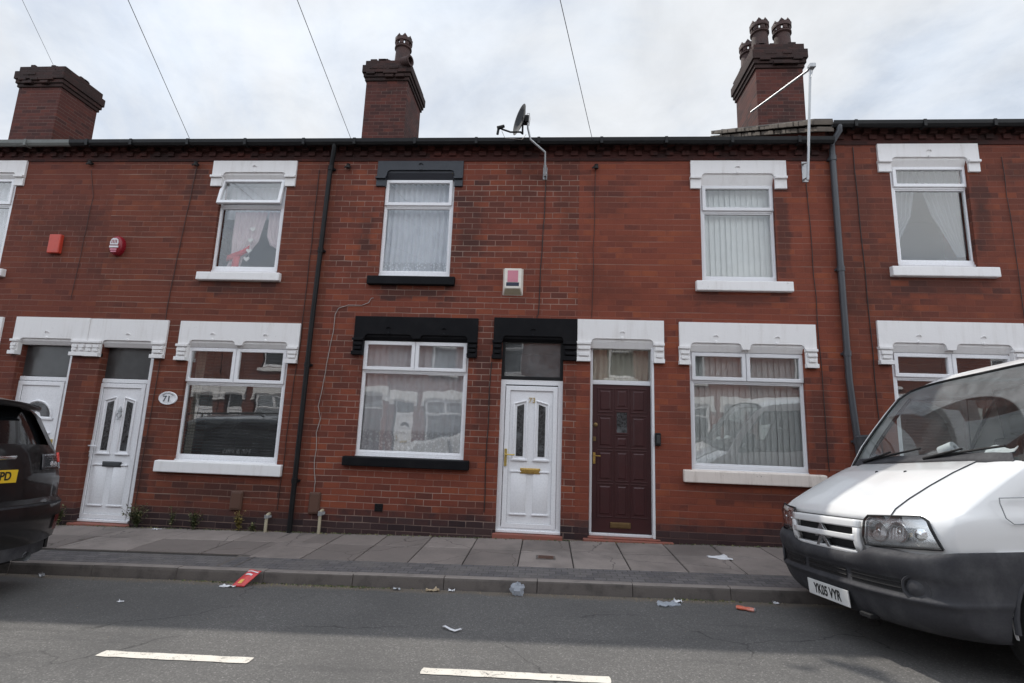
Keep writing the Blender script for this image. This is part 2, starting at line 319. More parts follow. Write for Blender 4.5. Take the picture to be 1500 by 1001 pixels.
# ------------------------------------------------------------------ mesh helpers
class MB:
    """collects shapes; build() links them as one mesh object (coordinates are world minus org)"""
    def __init__(s): s.v = []; s.f = []; s.m = []; s.cur = 0; s.T = None
    def add(s, vs, fs):
        o = len(s.v)
        for p in vs: s.v.append(tuple(s.T @ Vector(p)) if s.T else tuple(p))
        for f in fs: s.f.append([i+o for i in f]); s.m.append(s.cur)
        return s
    def box(s, x0, x1, y0, y1, z0, z1):
        return s.add([(x0,y0,z0),(x1,y0,z0),(x1,y1,z0),(x0,y1,z0),(x0,y0,z1),(x1,y0,z1),(x1,y1,z1),(x0,y1,z1)],
                     [(0,3,2,1),(4,5,6,7),(0,1,5,4),(1,2,6,5),(2,3,7,6),(3,0,4,7)])
    def polyY(s, pts, y0, y1):
        """(x,z) outline, counter clockwise seen from -Y, extruded y0 (front) to y1"""
        n = len(pts)
        s.add([(x, y0, z) for x, z in pts]+[(x, y1, z) for x, z in pts],
              [list(range(n)), list(range(2*n-1, n-1, -1))]+[(i, i+n, (i+1) % n+n, (i+1) % n) for i in range(n)])
        return s
    def prism(s, pts, axis_a, axis_b, ext, o):
        """outline (a,b) along two axes, extruded by vector ext from o"""
        A, B, E, O = Vector(axis_a), Vector(axis_b), Vector(ext), Vector(o); n = len(pts)
        P = [O+A*a+B*b for a, b in pts]
        return s.add(P+[p+E for p in P], [list(range(n-1, -1, -1)), list(range(n, 2*n))]+[(i, (i+1) % n, (i+1) % n+n, i+n) for i in range(n)])
    def frustum(s, x0, x1, z0, z1, y0, y1, ins):
        """raised (y1<y0) or sunk panel with sloping edges"""
        a = [(x0,y0,z0),(x1,y0,z0),(x1,y0,z1),(x0,y0,z1)]; b = [(x0+ins,y1,z0+ins),(x1-ins,y1,z0+ins),(x1-ins,y1,z1-ins),(x0+ins,y1,z1-ins)]
        return s.add(a+b, [(4,5,6,7)]+[(i, (i+1) % 4, (i+1) % 4+4, i+4) for i in range(4)])
    def tube(s, path, r, n=8, cap=True):
        P = [Vector(p) for p in path]; rr = r if isinstance(r, (list, tuple)) else [r]*len(P)
        vs = []; fs = []; side = None
        for i, p in enumerate(P):
            d = (P[min(i+1, len(P)-1)]-P[max(i-1, 0)]).normalized()
            if side is None:
                side = d.cross(Vector((0, 0, 1)) if abs(d.z) < .9 else Vector((0, 1, 0))).normalized()
            else: side = (side-d*side.dot(d)).normalized()
            b = d.cross(side)
            for k in range(n):
                a = 2*math.pi*k/n; vs.append(p+rr[i]*(math.cos(a)*side+math.sin(a)*b))
        for i in range(len(P)-1):
            for k in range(n):
                k2 = (k+1) % n; fs.append((i*n+k, i*n+k2, (i+1)*n+k2, (i+1)*n+k))
        if cap: fs += [list(range(n-1, -1, -1)), list(range((len(P)-1)*n, len(P)*n))]
        return s.add(vs, fs)
    def lathe(s, prof, n=20, o=(0,0,0), ax=(0,0,1), cap=True):
        A = Vector(ax).normalized(); S = A.cross(Vector((1,0,0)) if abs(A.x) < .9 else Vector((0,1,0))).normalized(); B = A.cross(S); O = Vector(o)
        vs = []; fs = []
        for r, h in prof:
            for k in range(n):
                a = 2*math.pi*k/n; vs.append(O+A*h+r*(math.cos(a)*S+math.sin(a)*B))
        for i in range(len(prof)-1):
            for k in range(n):
                k2 = (k+1) % n; fs.append((i*n+k, i*n+k2, (i+1)*n+k2, (i+1)*n+k))
        if cap: fs += [list(range(n-1, -1, -1)), list(range((len(prof)-1)*n, len(prof)*n))]
        return s.add(vs, fs)
    def grid(s, rows, skip=None, flip=False):
        nv = len(rows[0]); vs = [p for r in rows for p in r]; fs = []
        for i in range(len(rows)-1):
            for j in range(nv-1):
                if skip and skip(i, j): continue
                q = (i*nv+j, i*nv+j+1, (i+1)*nv+j+1, (i+1)*nv+j); fs.append(q[::-1] if flip else q)
        return s.add(vs, fs)
    def build(s, name, mats, parent=None, org=(0,0,0), bev=0, smooth=None, merge=0, recalc=False, solid=0):
        me = bpy.data.meshes.new(name); O = Vector(org)
        me.from_pydata([tuple(Vector(p)-O) for p in s.v], [], s.f)
        if not isinstance(mats, (list, tuple)): mats = [mats]
        for m in mats: me.materials.append(m)
        for p, k in zip(me.polygons, s.m): p.material_index = k
        if merge or recalc:
            bm = bmesh.new(); bm.from_mesh(me)
            if merge: bmesh.ops.remove_doubles(bm, verts=bm.verts, dist=merge)
            if recalc: bmesh.ops.recalc_face_normals(bm, faces=bm.faces)
            bm.to_mesh(me); bm.free()
        if smooth is not None:
            for p in me.polygons: p.use_smooth = True
            bm = bmesh.new(); bm.from_mesh(me); lim = R(smooth)
            for e in bm.edges:
                if len(e.link_faces) == 2 and e.calc_face_angle(0) > lim: e.smooth = False
            bm.to_mesh(me); bm.free()
        me.update()
        o = bpy.data.objects.new(name, me); COL.objects.link(o)
        if parent: o.parent = parent
        if bev:
            md = o.modifiers.new("bevel", 'BEVEL'); md.width = bev; md.segments = 2; md.limit_method = 'ANGLE'; md.angle_limit = R(40)
        if solid:
            md = o.modifiers.new("solidify", 'SOLIDIFY'); md.thickness = solid
        return o
def tag(o, label=None, cat=None, group=None, kind=None):
    for k, v in (('label', label), ('category', cat), ('group', group), ('kind', kind)):
        if v: o[k] = v
    return o
def thing(name, label, cat, loc=(0,0,0), group=None):
    o = bpy.data.objects.new(name, None); COL.objects.link(o); o.location = loc; o.empty_display_size = .2
    return tag(o, label, cat, group)
def struct(o): o['kind'] = 'structure'; return o
def kids(o): return [c for c in bpy.data.objects if c.parent is o]
def copy_tree(o, parent=None, skip=()):
    c = o.copy(); COL.objects.link(c)
    if parent: c.parent = parent; 
    for ch in kids(o):
        if ch.name.split('.')[0] in skip: continue
        copy_tree(ch, c, skip)
    return c
def text(name, body, size, mat, parent, M4, ext=.002, sx=1.0, bold=0.0, align='CENTER'):
    cu = bpy.data.curves.new(name, 'FONT'); cu.body = body; cu.size = size; cu.extrude = ext; cu.align_x = align; cu.align_y = 'CENTER'; cu.offset = bold
    t = bpy.data.objects.new(name, cu); COL.objects.link(t)
    me = bpy.data.meshes.new_from_object(t.evaluated_get(bpy.context.evaluated_depsgraph_get()))
    bpy.data.objects.remove(t)
    me.transform(M4 @ Matrix.Diagonal((sx, 1, 1, 1))); me.materials.clear(); me.materials.append(mat)
    o = bpy.data.objects.new(name, me); COL.objects.link(o)
    if parent: o.parent = parent
    return o
def frame_m(o, x, y):   # matrix with text x axis, y axis, origin
    x, y = Vector(x).normalized(), Vector(y).normalized(); z = x.cross(y)
    m = Matrix((x, y, z)).transposed().to_4x4(); m.translation = Vector(o); return m

# ------------------------------------------------------------------ ground
SX = .019
def pave_z(x, y): return -.012+SX*x+.02*y
def road_z(x, y): return -.15+SX*x+.11*(1-((y+6.75)/4.93)**2)
ys = [-1.84-i*(9.82/18) for i in range(19)]
g = MB(); xs = [-70+i*5 for i in range(29)]
g.grid([[(x, y, road_z(x, y)) for x in xs] for y in ys])
struct(g.build('road', M['asphalt']))
g = MB()
g.grid([[(x, y, SX*max(-70, min(70, x))-.55-(abs(y)*.01 if abs(y) > 20 else 0)) for x in (-400, -70, 0, 70, 400)] for y in (400, 20, 0, -14, -40, -400)])
struct(g.build('ground', M['joint']))
def pavement(flip=False):
    """flag slabs, blue paver strip and kerb stones; flip lays the opposite side"""
    rnd = random.Random(3 if not flip else 5)
    Y = (lambda y: y) if not flip else (lambda y: -13.5-y)
    def slab(mb, x0, x1, y0, y1, lift=0.0, g=.007, b=.008):
        dz = [rnd.uniform(-.005, .005) for _ in range(4)]
        P = [(x0+g, y0+g), (x1-g, y0+g), (x1-g, y1-g), (x0+g, y1-g)]; I = [(x0+g+b, y0+g+b), (x1-g-b, y0+g+b), (x1-g-b, y1-g-b), (x0+g+b, y1-g-b)]
        vs = [(x, Y(y), pave_z(x, y)-.03+lift) for x, y in P]+[(x, Y(y), pave_z(x, y)-.005+lift) for x, y in P]+[(x, Y(y), pave_z(x, y)+d+lift) for (x, y), d in zip(I, dz)]
        fs = [(8,9,10,11)]+[(i, (i+1) % 4, (i+1) % 4+4, i+4) for i in range(4)]+[(i+4, (i+1) % 4+4, (i+1) % 4+8, i+8) for i in range(4)]
        mb.add(vs, [f[::-1] for f in fs] if flip else fs)
    sl = MB()
    x = -.28-.6*30
    while x < 16:
        wd = .6
        if -3.42 < x+.3 < -3.1 and not flip: x += wd; continue
        sl_x1 = x+wd
        if not flip and x < -3.4:      # bigger flags left of the drain channel
            if round((x+.28)/.6) % 3 == 0: slab(sl, x, x+.9, -.60, -.02); slab(sl, x, x+.9, -1.2, -.60)
            elif round((x+.28)/.6) % 3 == 1: slab(sl, x+.3, x+1.2, -.60, -.02); slab(sl, x+.3, x+1.2, -1.2, -.60)
        else:
            slab(sl, x, sl_x1, -.60, -.02); slab(sl, x, sl_x1, -1.29, -.60)
        x += wd
    bed = MB(); xs2 = [-70+i*5 for i in range(29)]
    bed.grid([[(x, Y(y), pave_z(x, y)-.014) for x in xs2] for y in ((.05, -1.72) if not flip else (-1.72, .05))])
    st = MB(); st.grid([[(x, Y(y), pave_z(x, y)-.002) for x in xs2] for y in ((-1.30, -1.705) if not flip else (-1.705, -1.30))])
    nm = 'pavement'
    struct(sl.build(nm, M['slab'])); struct(bed.build('pavement_bed', M['joint'])); struct(st.build('paver_strip', M['block']))
    kb = MB(); x = -.06-.915*60
    while x < 60:
        a, b = x+.004, x+.911; r = rnd.uniform(.012, .028); j = rnd.uniform(-.008, .008); jy = rnd.uniform(-.005, .005)
        prof = [(-1.705, .001), (-1.80+r+jy, .004), (-1.80+jy+r*.3, -.003), (-1.80+jy, -r), (-1.825+jy, -.22), (-1.705, -.22)]
        vs = []
        for xx in (a, b):
            for y, z in prof: vs.append((xx, Y(y), pave_z(xx, -1.73)+z+j*.5))
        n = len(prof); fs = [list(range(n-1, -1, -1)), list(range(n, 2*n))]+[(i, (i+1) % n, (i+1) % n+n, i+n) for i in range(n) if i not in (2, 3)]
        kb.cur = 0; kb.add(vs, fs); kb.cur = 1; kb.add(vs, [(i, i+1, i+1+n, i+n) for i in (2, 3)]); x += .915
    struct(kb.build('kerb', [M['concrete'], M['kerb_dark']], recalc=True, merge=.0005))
pavement(); pavement(True)
if True:   # shallow drain channel of rough brick across the pavement
    d = MB()
    for i in range(15):
        y0 = -.03-i*.11
        d.add([(xx, y, pave_z(xx, y)+dz) for y, x0 in ((y0, -3.19+.0*y0), (y0-.1, -3.19)) for xx, dz in ((x0-.21, .002), (x0-.14, -.006), (x0-.06, -.006), (x0, .002))],
              [(k, k+4, k+5, k+1) for k in range(3)])
    struct(d.build('drain_channel', M['kerb_dark']))
def dash(x0, x1, yc=-3.68):
    b = MB(); n = 14; rr = random.Random(int(x0*50)); rows = []
    for k, yy in enumerate((yc+.045, yc+.02, yc-.02, yc-.045)):
        sk = (.006 if k in (0, 3) else 0)
        rows.append([(x0+sk+(x1-x0-2*sk)*i/n, yy+rr.uniform(-.004, .004), road_z(x0+(x1-x0)*i/n, yy)+.004) for i in range(n+1)])
    b.grid(rows)
    struct(b.build('road_marking', M['marking']))
dash(-5.15, -4.0, -3.66); dash(-2.865, -1.845, -3.675); dash(-.74, .42, -3.70)

# ------------------------------------------------------------------ houses
def dep(v, c, Y): return c+(v-c)*(1+Y/7.15)      # facade-plane measurement carried back to depth Y
def lintel(house, org, x0, x1, zt, zc, zb, arches, za, zs, paint, blocks=True, cw=.14, lx=True, rx=True, name='lintel'):
    b = MB(); pts = [(x0, zt)]; r = min(.055, (za-zs)*.8)
    b0, b1 = arches[0][0], arches[-1][1]
    low = zs+.012
    pts += [(x0, zb), (b0, zb)] if lx else [(x0, zb), (b0, zb)]
    out = [(x0, zt), (x0, zb), (b0, zb)]
    for k, (a, c) in enumerate(arches):
        if k > 0: out += [(a, low)]
        st = zb if k == 0 else low
        for t in range(0, 5):
            an = math.pi/2*t/4
            out.append((a+.012+r*(1-math.cos(an)), za-r+r*math.sin(an)))
        for t in range(0, 5):
            an = math.pi/2*t/4
            out.append((c-.012-r*(1-math.cos(math.pi/2-an)), za-r+r*math.sin(math.pi/2-an)))
        if k < len(arches)-1: out.append((c, low))
    out += [(b1, zb), (x1, zb), (x1, zt)]
    b.polyY(out, -.032, .05)
    # stepped soffit moulding behind the cut-out head
    for a, c in arches:
        b.add([(a-.005, -.012, za+.03), (c+.005, -.012, za+.03), (c+.005, -.005, za-.035), (a-.005, -.005, za-.035)], [(3, 2, 1, 0)])
        b.add([(a-.005, -.005, za-.035), (c+.005, -.005, za-.035), (c+.005, .035, zs-.02), (a-.005, .035, zs-.02)], [(3, 2, 1, 0)])
    b.box(b0-.01, b1+.01, .036, .12, zs-.018, za+.05)
    # carved drop in the middle of each head
    for a, c in arches:
        m = (a+c)/2
        b.lathe([(.0, .012), (.02, .008), (.024, -.004)], 8, (m, -.034, za+.012), (0, -1, 0))
        for s_ in (-1, 1): b.tube([(m+s_*.032, -.032, za+.085), (m+s_*.018, -.044, za+.102), (m, -.046, za+.107)], .007, 6)
    # consoles
    for (ca, cb), on in (((x0, b0), lx), ((b1, x1), rx)):
        if not on: continue
        e = .012
        b.box(ca-e, cb, -.062, .04, zb-.035, zb)             # capping band
        b.box(ca-e*.5, cb-.001, -.030, .039, zc, zb-.037)
        if blocks:
            b.box(ca-e, cb+.0, -.066, .038, zc-.0, zc+.055)
            n = max(1, round((cb-ca)/.13))
            for q in range(n):
                xa = ca+(cb-ca)*q/n; xb = ca+(cb-ca)*(q+1)/n
                b.box(xa+.022, xb-.022, -.066, -.029, zc+.078, zc+.118)
                b.box(xa+.012, xb-.012, -.062, -.029, zb-.105, zb-.062)
    return b.build(name, paint, house, org, bev=.005, recalc=True)
def sill(parent, org, x0, x1, z0, z1, paint):
    b = MB(); b.add([(x0,-.075,z0),(x1,-.075,z0),(x1,.07,z0),(x0,.07,z0),(x0,-.07,z1-.012),(x1,-.07,z1-.012),(x1,.07,z1),(x0,.07,z1)],
                    [(0,3,2,1),(4,5,6,7),(0,1,5,4),(1,2,6,5),(2,3,7,6),(3,0,4,7)])
    return b.build('sill', paint, parent, org, bev=.012)
def frame_bars(b, x0, x1, z0, z1, y0, y1, w):
    """picture-frame of four mitred bars"""
    o = [(x0,z0),(x1,z0),(x1,z1),(x0,z1)]; i = [(x0+w,z0+w),(x1-w,z0+w),(x1-w,z1-w),(x0+w,z1-w)]
    for k in range(4):
        k2 = (k+1) % 4; q = [o[k], o[k2], i[k2], i[k]]
        vs = [(x, y0, z) for x, z in q]+[(x, y1, z) for x, z in q]
        b.add(vs, [(0,1,2,3),(7,6,5,4),(0,4,5,1),(2,6,7,3)])
def window(house, org, x0, x1, z0, z1, zt, mulls=(), Y=.055, sillr=None, paint=None, tilt=0, mat='upvc', glass='glass'):
    X0, X1 = dep(x0, 0, Y)-.012, dep(x1, 0, Y)+.012; Z0, Z1, ZT = (dep(z, 1.393, Y) for z in (z0, z1, zt))
    b = MB(); fw = .048
    frame_bars(b, X0, X1, Z0, Z1, Y, Y+.07, fw)
    b.box(X0+fw, X1-fw, Y+.002, Y+.068, ZT-.034, ZT+.012)            # transom
    b.box(X0-.0, X1, Y-.02, Y+.066, Z0-.035, Z0-.001)                # projecting bottom sill bar
    ms = [dep(m, 0, Y) for m in mulls]
    for m in ms: b.box(m-.022, m+.022, Y+.003, Y+.067, ZT+.013, Z1-fw)
    # fixed bead round the big pane
    frame_bars(b, X0+fw-.004, X1-fw+.004, Z0+fw-.004, ZT-.030, Y+.012, Y+.06, .022)
    wn = b.build('window', M[mat], house, org, bev=.006)
    p = MB(); p.box(X0+fw+.014, X1-fw-.014, Y+.034, Y+.04, Z0+fw+.014, ZT-.048); p.build('pane', M[glass], wn, org)
    edges = [X0+fw]+[e for m in ms for e in (m-.022, m+.022)]+[X1-fw]
    for k in range(0, len(edges), 2):
        a, c = edges[k]-.018, edges[k+1]+.018; zb, ztop = ZT-.006, Z1-fw+.018
        s = MB(); H = Matrix.Identity(4)
        if tilt:
            H = Matrix.Translation((0, Y-.012, ztop)) @ Matrix.Rotation(-tilt, 4, 'X') @ Matrix.Translation((0, -(Y-.012), -ztop))
        s.T = H; frame_bars(s, a, c, zb, ztop, Y-.022, Y+.03, .05)
        so_ = s.build('vent_sash', M[mat], wn, org, bev=.006)
        q = MB(); q.T = H; q.box(a+.04, c-.04, Y+.002, Y+.008, zb+.04, ztop-.04); q.build('pane', M[glass], wn, org)
        if tilt:
            t = MB()
            t.box(a+.05, c-.05, Y-.004, Y+.002, zb+.02, zb+.034)
            t.build('stay', M['gasket'], wn, org)
    if sillr: sill(wn, org, *sillr, paint)
    return wn
def handle_set(parent, org, x, z, Y, mat, lever=1):
    h = MB(); h.box(x-.017, x+.017, Y-.014, Y, z-.115, z+.115)
    h.tube([(x, Y-.01, z+.04), (x, Y-.05, z+.04), (x+lever*.03, Y-.056, z+.04), (x+lever*.125, Y-.05, z+.038)], .0095, 8)
    h.lathe([(.011, 0), (.011, .012)], 10, (x, Y-.012, z-.045), (0, -1, 0))
    return h.build('handle', mat, parent, org, smooth=35)
def letter_plate(parent, org, xc, zc, w_, h_, Y, mat):
    b = MB(); b.box(xc-w_/2, xc+w_/2, Y-.010, Y, zc-h_/2, zc+h_/2); b.box(xc-w_/2+.014, xc+w_/2-.014, Y-.018, Y-.0095, zc-h_/2+.012, zc+h_/2-.012)
    return b.build('letter_plate', mat, parent, org, bev=.004)
def door_frame(house, org, x0, x1, z0, z1, zt, Y, mat, fw=.055):
    b = MB(); frame_bars(b, x0, x1, z0, z1, Y, Y+.08, fw); b.box(x0+fw, x1-fw, Y+.002, Y+.078, zt-.03, zt+.03)
    b.box(x0+.002, x1-.002, Y-.03, Y+.076, z0-.0, z0+.035)
    return b.build('door', M[mat], house, org, bev=.006)
def fanlight(door, org, x0, x1, z0, z1, Y, glass, fmat=None):
    if fmat:
        b = MB(); frame_bars(b, x0, x1, z0, z1, Y-.01, Y+.05, .045); b.build('fanlight_frame', M[fmat], door, org, bev=.005)
    p = MB(); p.box(x0+.01, x1-.01, Y+.03, Y+.036, z0+.01, z1-.01)
    return p.build('fanlight', M[glass], door, org)
def upvc_leaf(door, org, x0, x1, z0, z1, Y, style):
    """white plastic leaf: two lancet lights (style 2) or one half-moon light (style 1), two panels below"""
    b = MB(); b.box(x0, x1, Y, Y+.05, z0, z1); Wd = x1-x0; Hh = z1-z0
    frame_bars(b, x0+.004, x1-.004, z0+.004, z1-.004, Y-.020, Y+.001, .062)
    ix0, ix1, iz0, iz1 = x0+.066, x1-.066, z0+.066, z1-.066
    def rim(pts, t=.02):
        n = len(pts); cx = sum(p[0] for p in pts)/n; cz = sum(p[1] for p in pts)/n
        for i in range(n):
            p, q = pts[i], pts[(i+1) % n]; b.tube([(p[0], Y-.008, p[1]), (q[0], Y-.008, q[1])], t*.5, 6)
    gl = []; iw = ix1-ix0; cx = (ix0+ix1)/2
    if style == 2:
        zb, zs_ = z0+Hh*.475, z0+Hh*.895
        for sgn in (-1, 1):
            a, c = cx+sgn*iw*.10, cx+sgn*iw*.40
            hi, lo = zs_, zs_-.05
            rim([(a, zb), (c, zb), (c, lo), (a, hi)], .026)
            b.box(min(a, c)-.02, max(a, c)+.02, Y-.026, Y, zb-.022, zb+.004)
            e = .042*(1 if c > a else -1)
            gl.append([(a+e, zb+.04), (c-e, zb+.04), (c-e, lo-.035), (a+e, hi-.052)])
    else:
        zc_ = z0+Hh*.72; r = iw*.40
        rim([(cx+r*math.cos(math.pi*i/12), zc_+r*math.sin(math.pi*i/12)) for i in range(13)], .03)
        b.box(cx-r-.03, cx+r+.03, Y-.024, Y, zc_-.03, zc_+.002)
        gl.append([(cx+r*.86*math.cos(math.pi*i/12), zc_+.012+r*.86*math.sin(math.pi*i/12)) for i in range(13)]+[(cx-r*.3, zc_+.02), (cx-r*.2, zc_+r*.3), (cx, zc_+r*.42), (cx+r*.2, zc_+r*.3), (cx+r*.3, zc_+.02)])
        for sgn in (-1, 1): pass
    for sgn in (-1, 1):                  # lower panels with raised beads
        a, c = sorted((cx+sgn*iw*.08, cx+sgn*iw*.42)); za, zb2 = z0+Hh*.10, z0+Hh*.385
        if style == 1: zb2 = z0+Hh*.60
        b.frustum(a, c, za, zb2, Y-.002, Y-.014, .022)
        b.box(a-.012, c+.012, Y-.024, Y, zb2-.002, zb2+.018); b.box(a-.012, c+.012, Y-.024, Y, za-.018, za+.002)
    leaf = b.build('leaf', M['upvc'], door, org, bev=.004, smooth=40)
    gk = MB(); frame_bars(gk, ix0-.005, ix1+.005, iz0-.005, iz1+.005, Y-.004, Y+.002, .006); gk.build('gasket', M['gasket'], door, org)
    for q in gl:
        g_ = MB(); g_.polyY(q, Y-.006, Y-.001); g_.build('leaded_glass', M['leaded'], door, org, recalc=True)
    return leaf

def leaded_mat():
    m, N = new_mat("leaded_glass")
    pos = N.n('ShaderNodeNewGeometry').outputs['Position']
    vo = N.n('ShaderNodeTexVoronoi', feature='DISTANCE_TO_EDGE', i_Scale=17.0); N.setin(vo, 'Vector', pos)
    a = N.noise(pos, 30, 4, .7); b = N.noise(pos, 5, 2)
    col = N.mix(N.mrange(a, .35, .65, 0, 1), (.012, .013, .014, 1), (.05, .052, .055, 1))
    col = N.mix(N.mrange(b, .55, .7, 0, .35), col, (.22, .23, .24, 1))
    col = N.mix(N.mrange(vo.outputs['Distance'], .018, .03, .75, 0), col, (.10, .10, .105, 1))
    principled(N, col, .12, bump=a, bstr=.4, bdist=.004, spec=.6)
    return m
M['leaded'] = leaded_mat()

def house(label, x0, x1, ze, brick, openings, holes_z0=-.75):
    """x0..x1 party walls, ze the eaves level; openings = wall holes (xa,xb,za,zb)"""
    org = ((x0+x1)/2, 0, round(SX*(x0+x1)/2, 3))
    h = thing('terraced_house', label, 'house', org, 'red brick terraced houses along the street')
    cor = ze-.255
    xs = sorted({x0, x1}|{v for o in openings for v in o[:2]}); zs = sorted({holes_z0, cor}|{v for o in openings for v in o[2:]})
    w_ = MB(); ins = lambda xa, xb, za, zb: any(o[0]-1e-6 <= xa and xb <= o[1]+1e-6 and o[2]-1e-6 <= za and zb <= o[3]+1e-6 for o in openings)
    xf = []                                      # finer columns keep the sheet tidy
    for i in range(len(xs)-1):
        for j in range(len(zs)-1):
            a, c, d, e = xs[i], xs[i+1], zs[j], zs[j+1]
            if ins(a, c, d, e): continue
            w_.add([(a, 0, d), (c, 0, d), (c, 0, e), (a, 0, e)], [(0, 1, 2, 3)])
    for a, c, d, e in openings:                  # brick reveals
        w_.add([(a,0,d),(a,.16,d),(a,.16,e),(a,0,e)], [(0,1,2,3)]); w_.add([(c,0,d),(c,.16,d),(c,.16,e),(c,0,e)], [(3,2,1,0)])
        w_.add([(a,0,e),(c,0,e),(c,.16,e),(a,.16,e)], [(3,2,1,0)]); w_.add([(a,0,d),(c,0,d),(c,.16,d),(a,.16,d)], [(0,1,2,3)])
    e_ = .004; yb = 8.7
    w_.add([(x0+e_,.002,-.75),(x0+e_,yb,-.75),(x0+e_,yb,ze),(x0+e_,4.35,ze+2.55),(x0+e_,.002,ze)], [(4,3,2,1,0)])
    w_.add([(x1-e_,.002,-.75),(x1-e_,yb,-.75),(x1-e_,yb,ze),(x1-e_,4.35,ze+2.55),(x1-e_,.002,ze)], [(0,1,2,3,4)])
    w_.add([(x0+e_,yb,-.75),(x1-e_,yb,-.75),(x1-e_,yb,ze),(x0+e_,yb,ze)], [(3,2,1,0)])
    w_.build('wall', M[brick], h, org)
    ro = MB()                                    # inside: partition and floor boards of the rooms
    ro.add([(x0+.01,2.9,-.7),(x1-.01,2.9,-.7),(x1-.01,2.9,ze),(x0+.01,2.9,ze)], [(0,1,2,3)])
    ro.add([(x0+.01,.02,2.86),(x1-.01,.02,2.86),(x1-.01,2.9,2.86),(x0+.01,2.9,2.86)], [(0,1,2,3)])
    ro.add([(x0+.01,.02,ze-.2),(x1-.01,.02,ze-.2),(x1-.01,2.9,ze-.2),(x0+.01,2.9,ze-.2)], [(0,1,2,3)])
    ro.build('room', M['plaster'], h, org)
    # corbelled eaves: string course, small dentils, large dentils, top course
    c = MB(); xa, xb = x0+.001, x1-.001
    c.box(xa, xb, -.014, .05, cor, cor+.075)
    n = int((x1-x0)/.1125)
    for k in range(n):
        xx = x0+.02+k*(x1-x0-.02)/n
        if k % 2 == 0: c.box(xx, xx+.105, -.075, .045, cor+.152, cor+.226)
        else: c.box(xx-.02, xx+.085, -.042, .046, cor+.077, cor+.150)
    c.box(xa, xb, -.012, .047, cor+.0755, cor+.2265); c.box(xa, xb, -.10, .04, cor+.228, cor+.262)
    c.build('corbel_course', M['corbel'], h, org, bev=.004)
    r = MB(); zr = ze+2.60; ov = -.13             # pitched roof with tile courses as steps
    rows = 22
    for sgn in (0, 1):
        for k in range(rows):
            f0, f1 = k/rows, (k+1)/rows
            ya, yb2 = (ov+(4.35-ov)*f0, ov+(4.35-ov)*f1) if sgn == 0 else (8.83-(8.83-4.35)*f0, 8.83-(8.83-4.35)*f1)
            za, zb = ze+.03+(zr-ze)*f0, ze+.03+(zr-ze)*f1
            v = [(x0+.002,ya,za),(x1-.002,ya,za),(x1-.002,yb2,zb-.02),(x0+.002,yb2,zb-.02),(x0+.002,ya,za-.03),(x1-.002,ya,za-.03)]
            fs = [(0,1,2,3),(4,5,1,0)]
            r.add(v, fs if sgn == 0 else [f[::-1] for f in fs])
    r.tube([(x0+.002, 4.35, zr+.02), (x1-.002, 4.35, zr+.02)], .09, 10)
    r.build('roof', M['roof'], h, org)
    return h, org
def gutter(h, org, x0, x1, ze, mat='black_plastic'):
    b = MB(); prof = [(-.105, .012), (-.11, -.04), (-.14, -.075), (-.175, -.075), (-.20, -.04), (-.205, .012), (-.198, .012), (-.192, -.035), (-.14, -.06), (-.115, .012)]
    b.prism([(y, z) for y, z in prof], (0,1,0), (0,0,1), (x1-x0, 0, 0), (x0, 0, ze))
    k = x0+.3
    while k < x1: b.box(k-.02, k+.02, -.212, -.10, ze-.081, ze+.018); k += .92
    return b.build('gutter', M[mat], h, org, recalc=True)
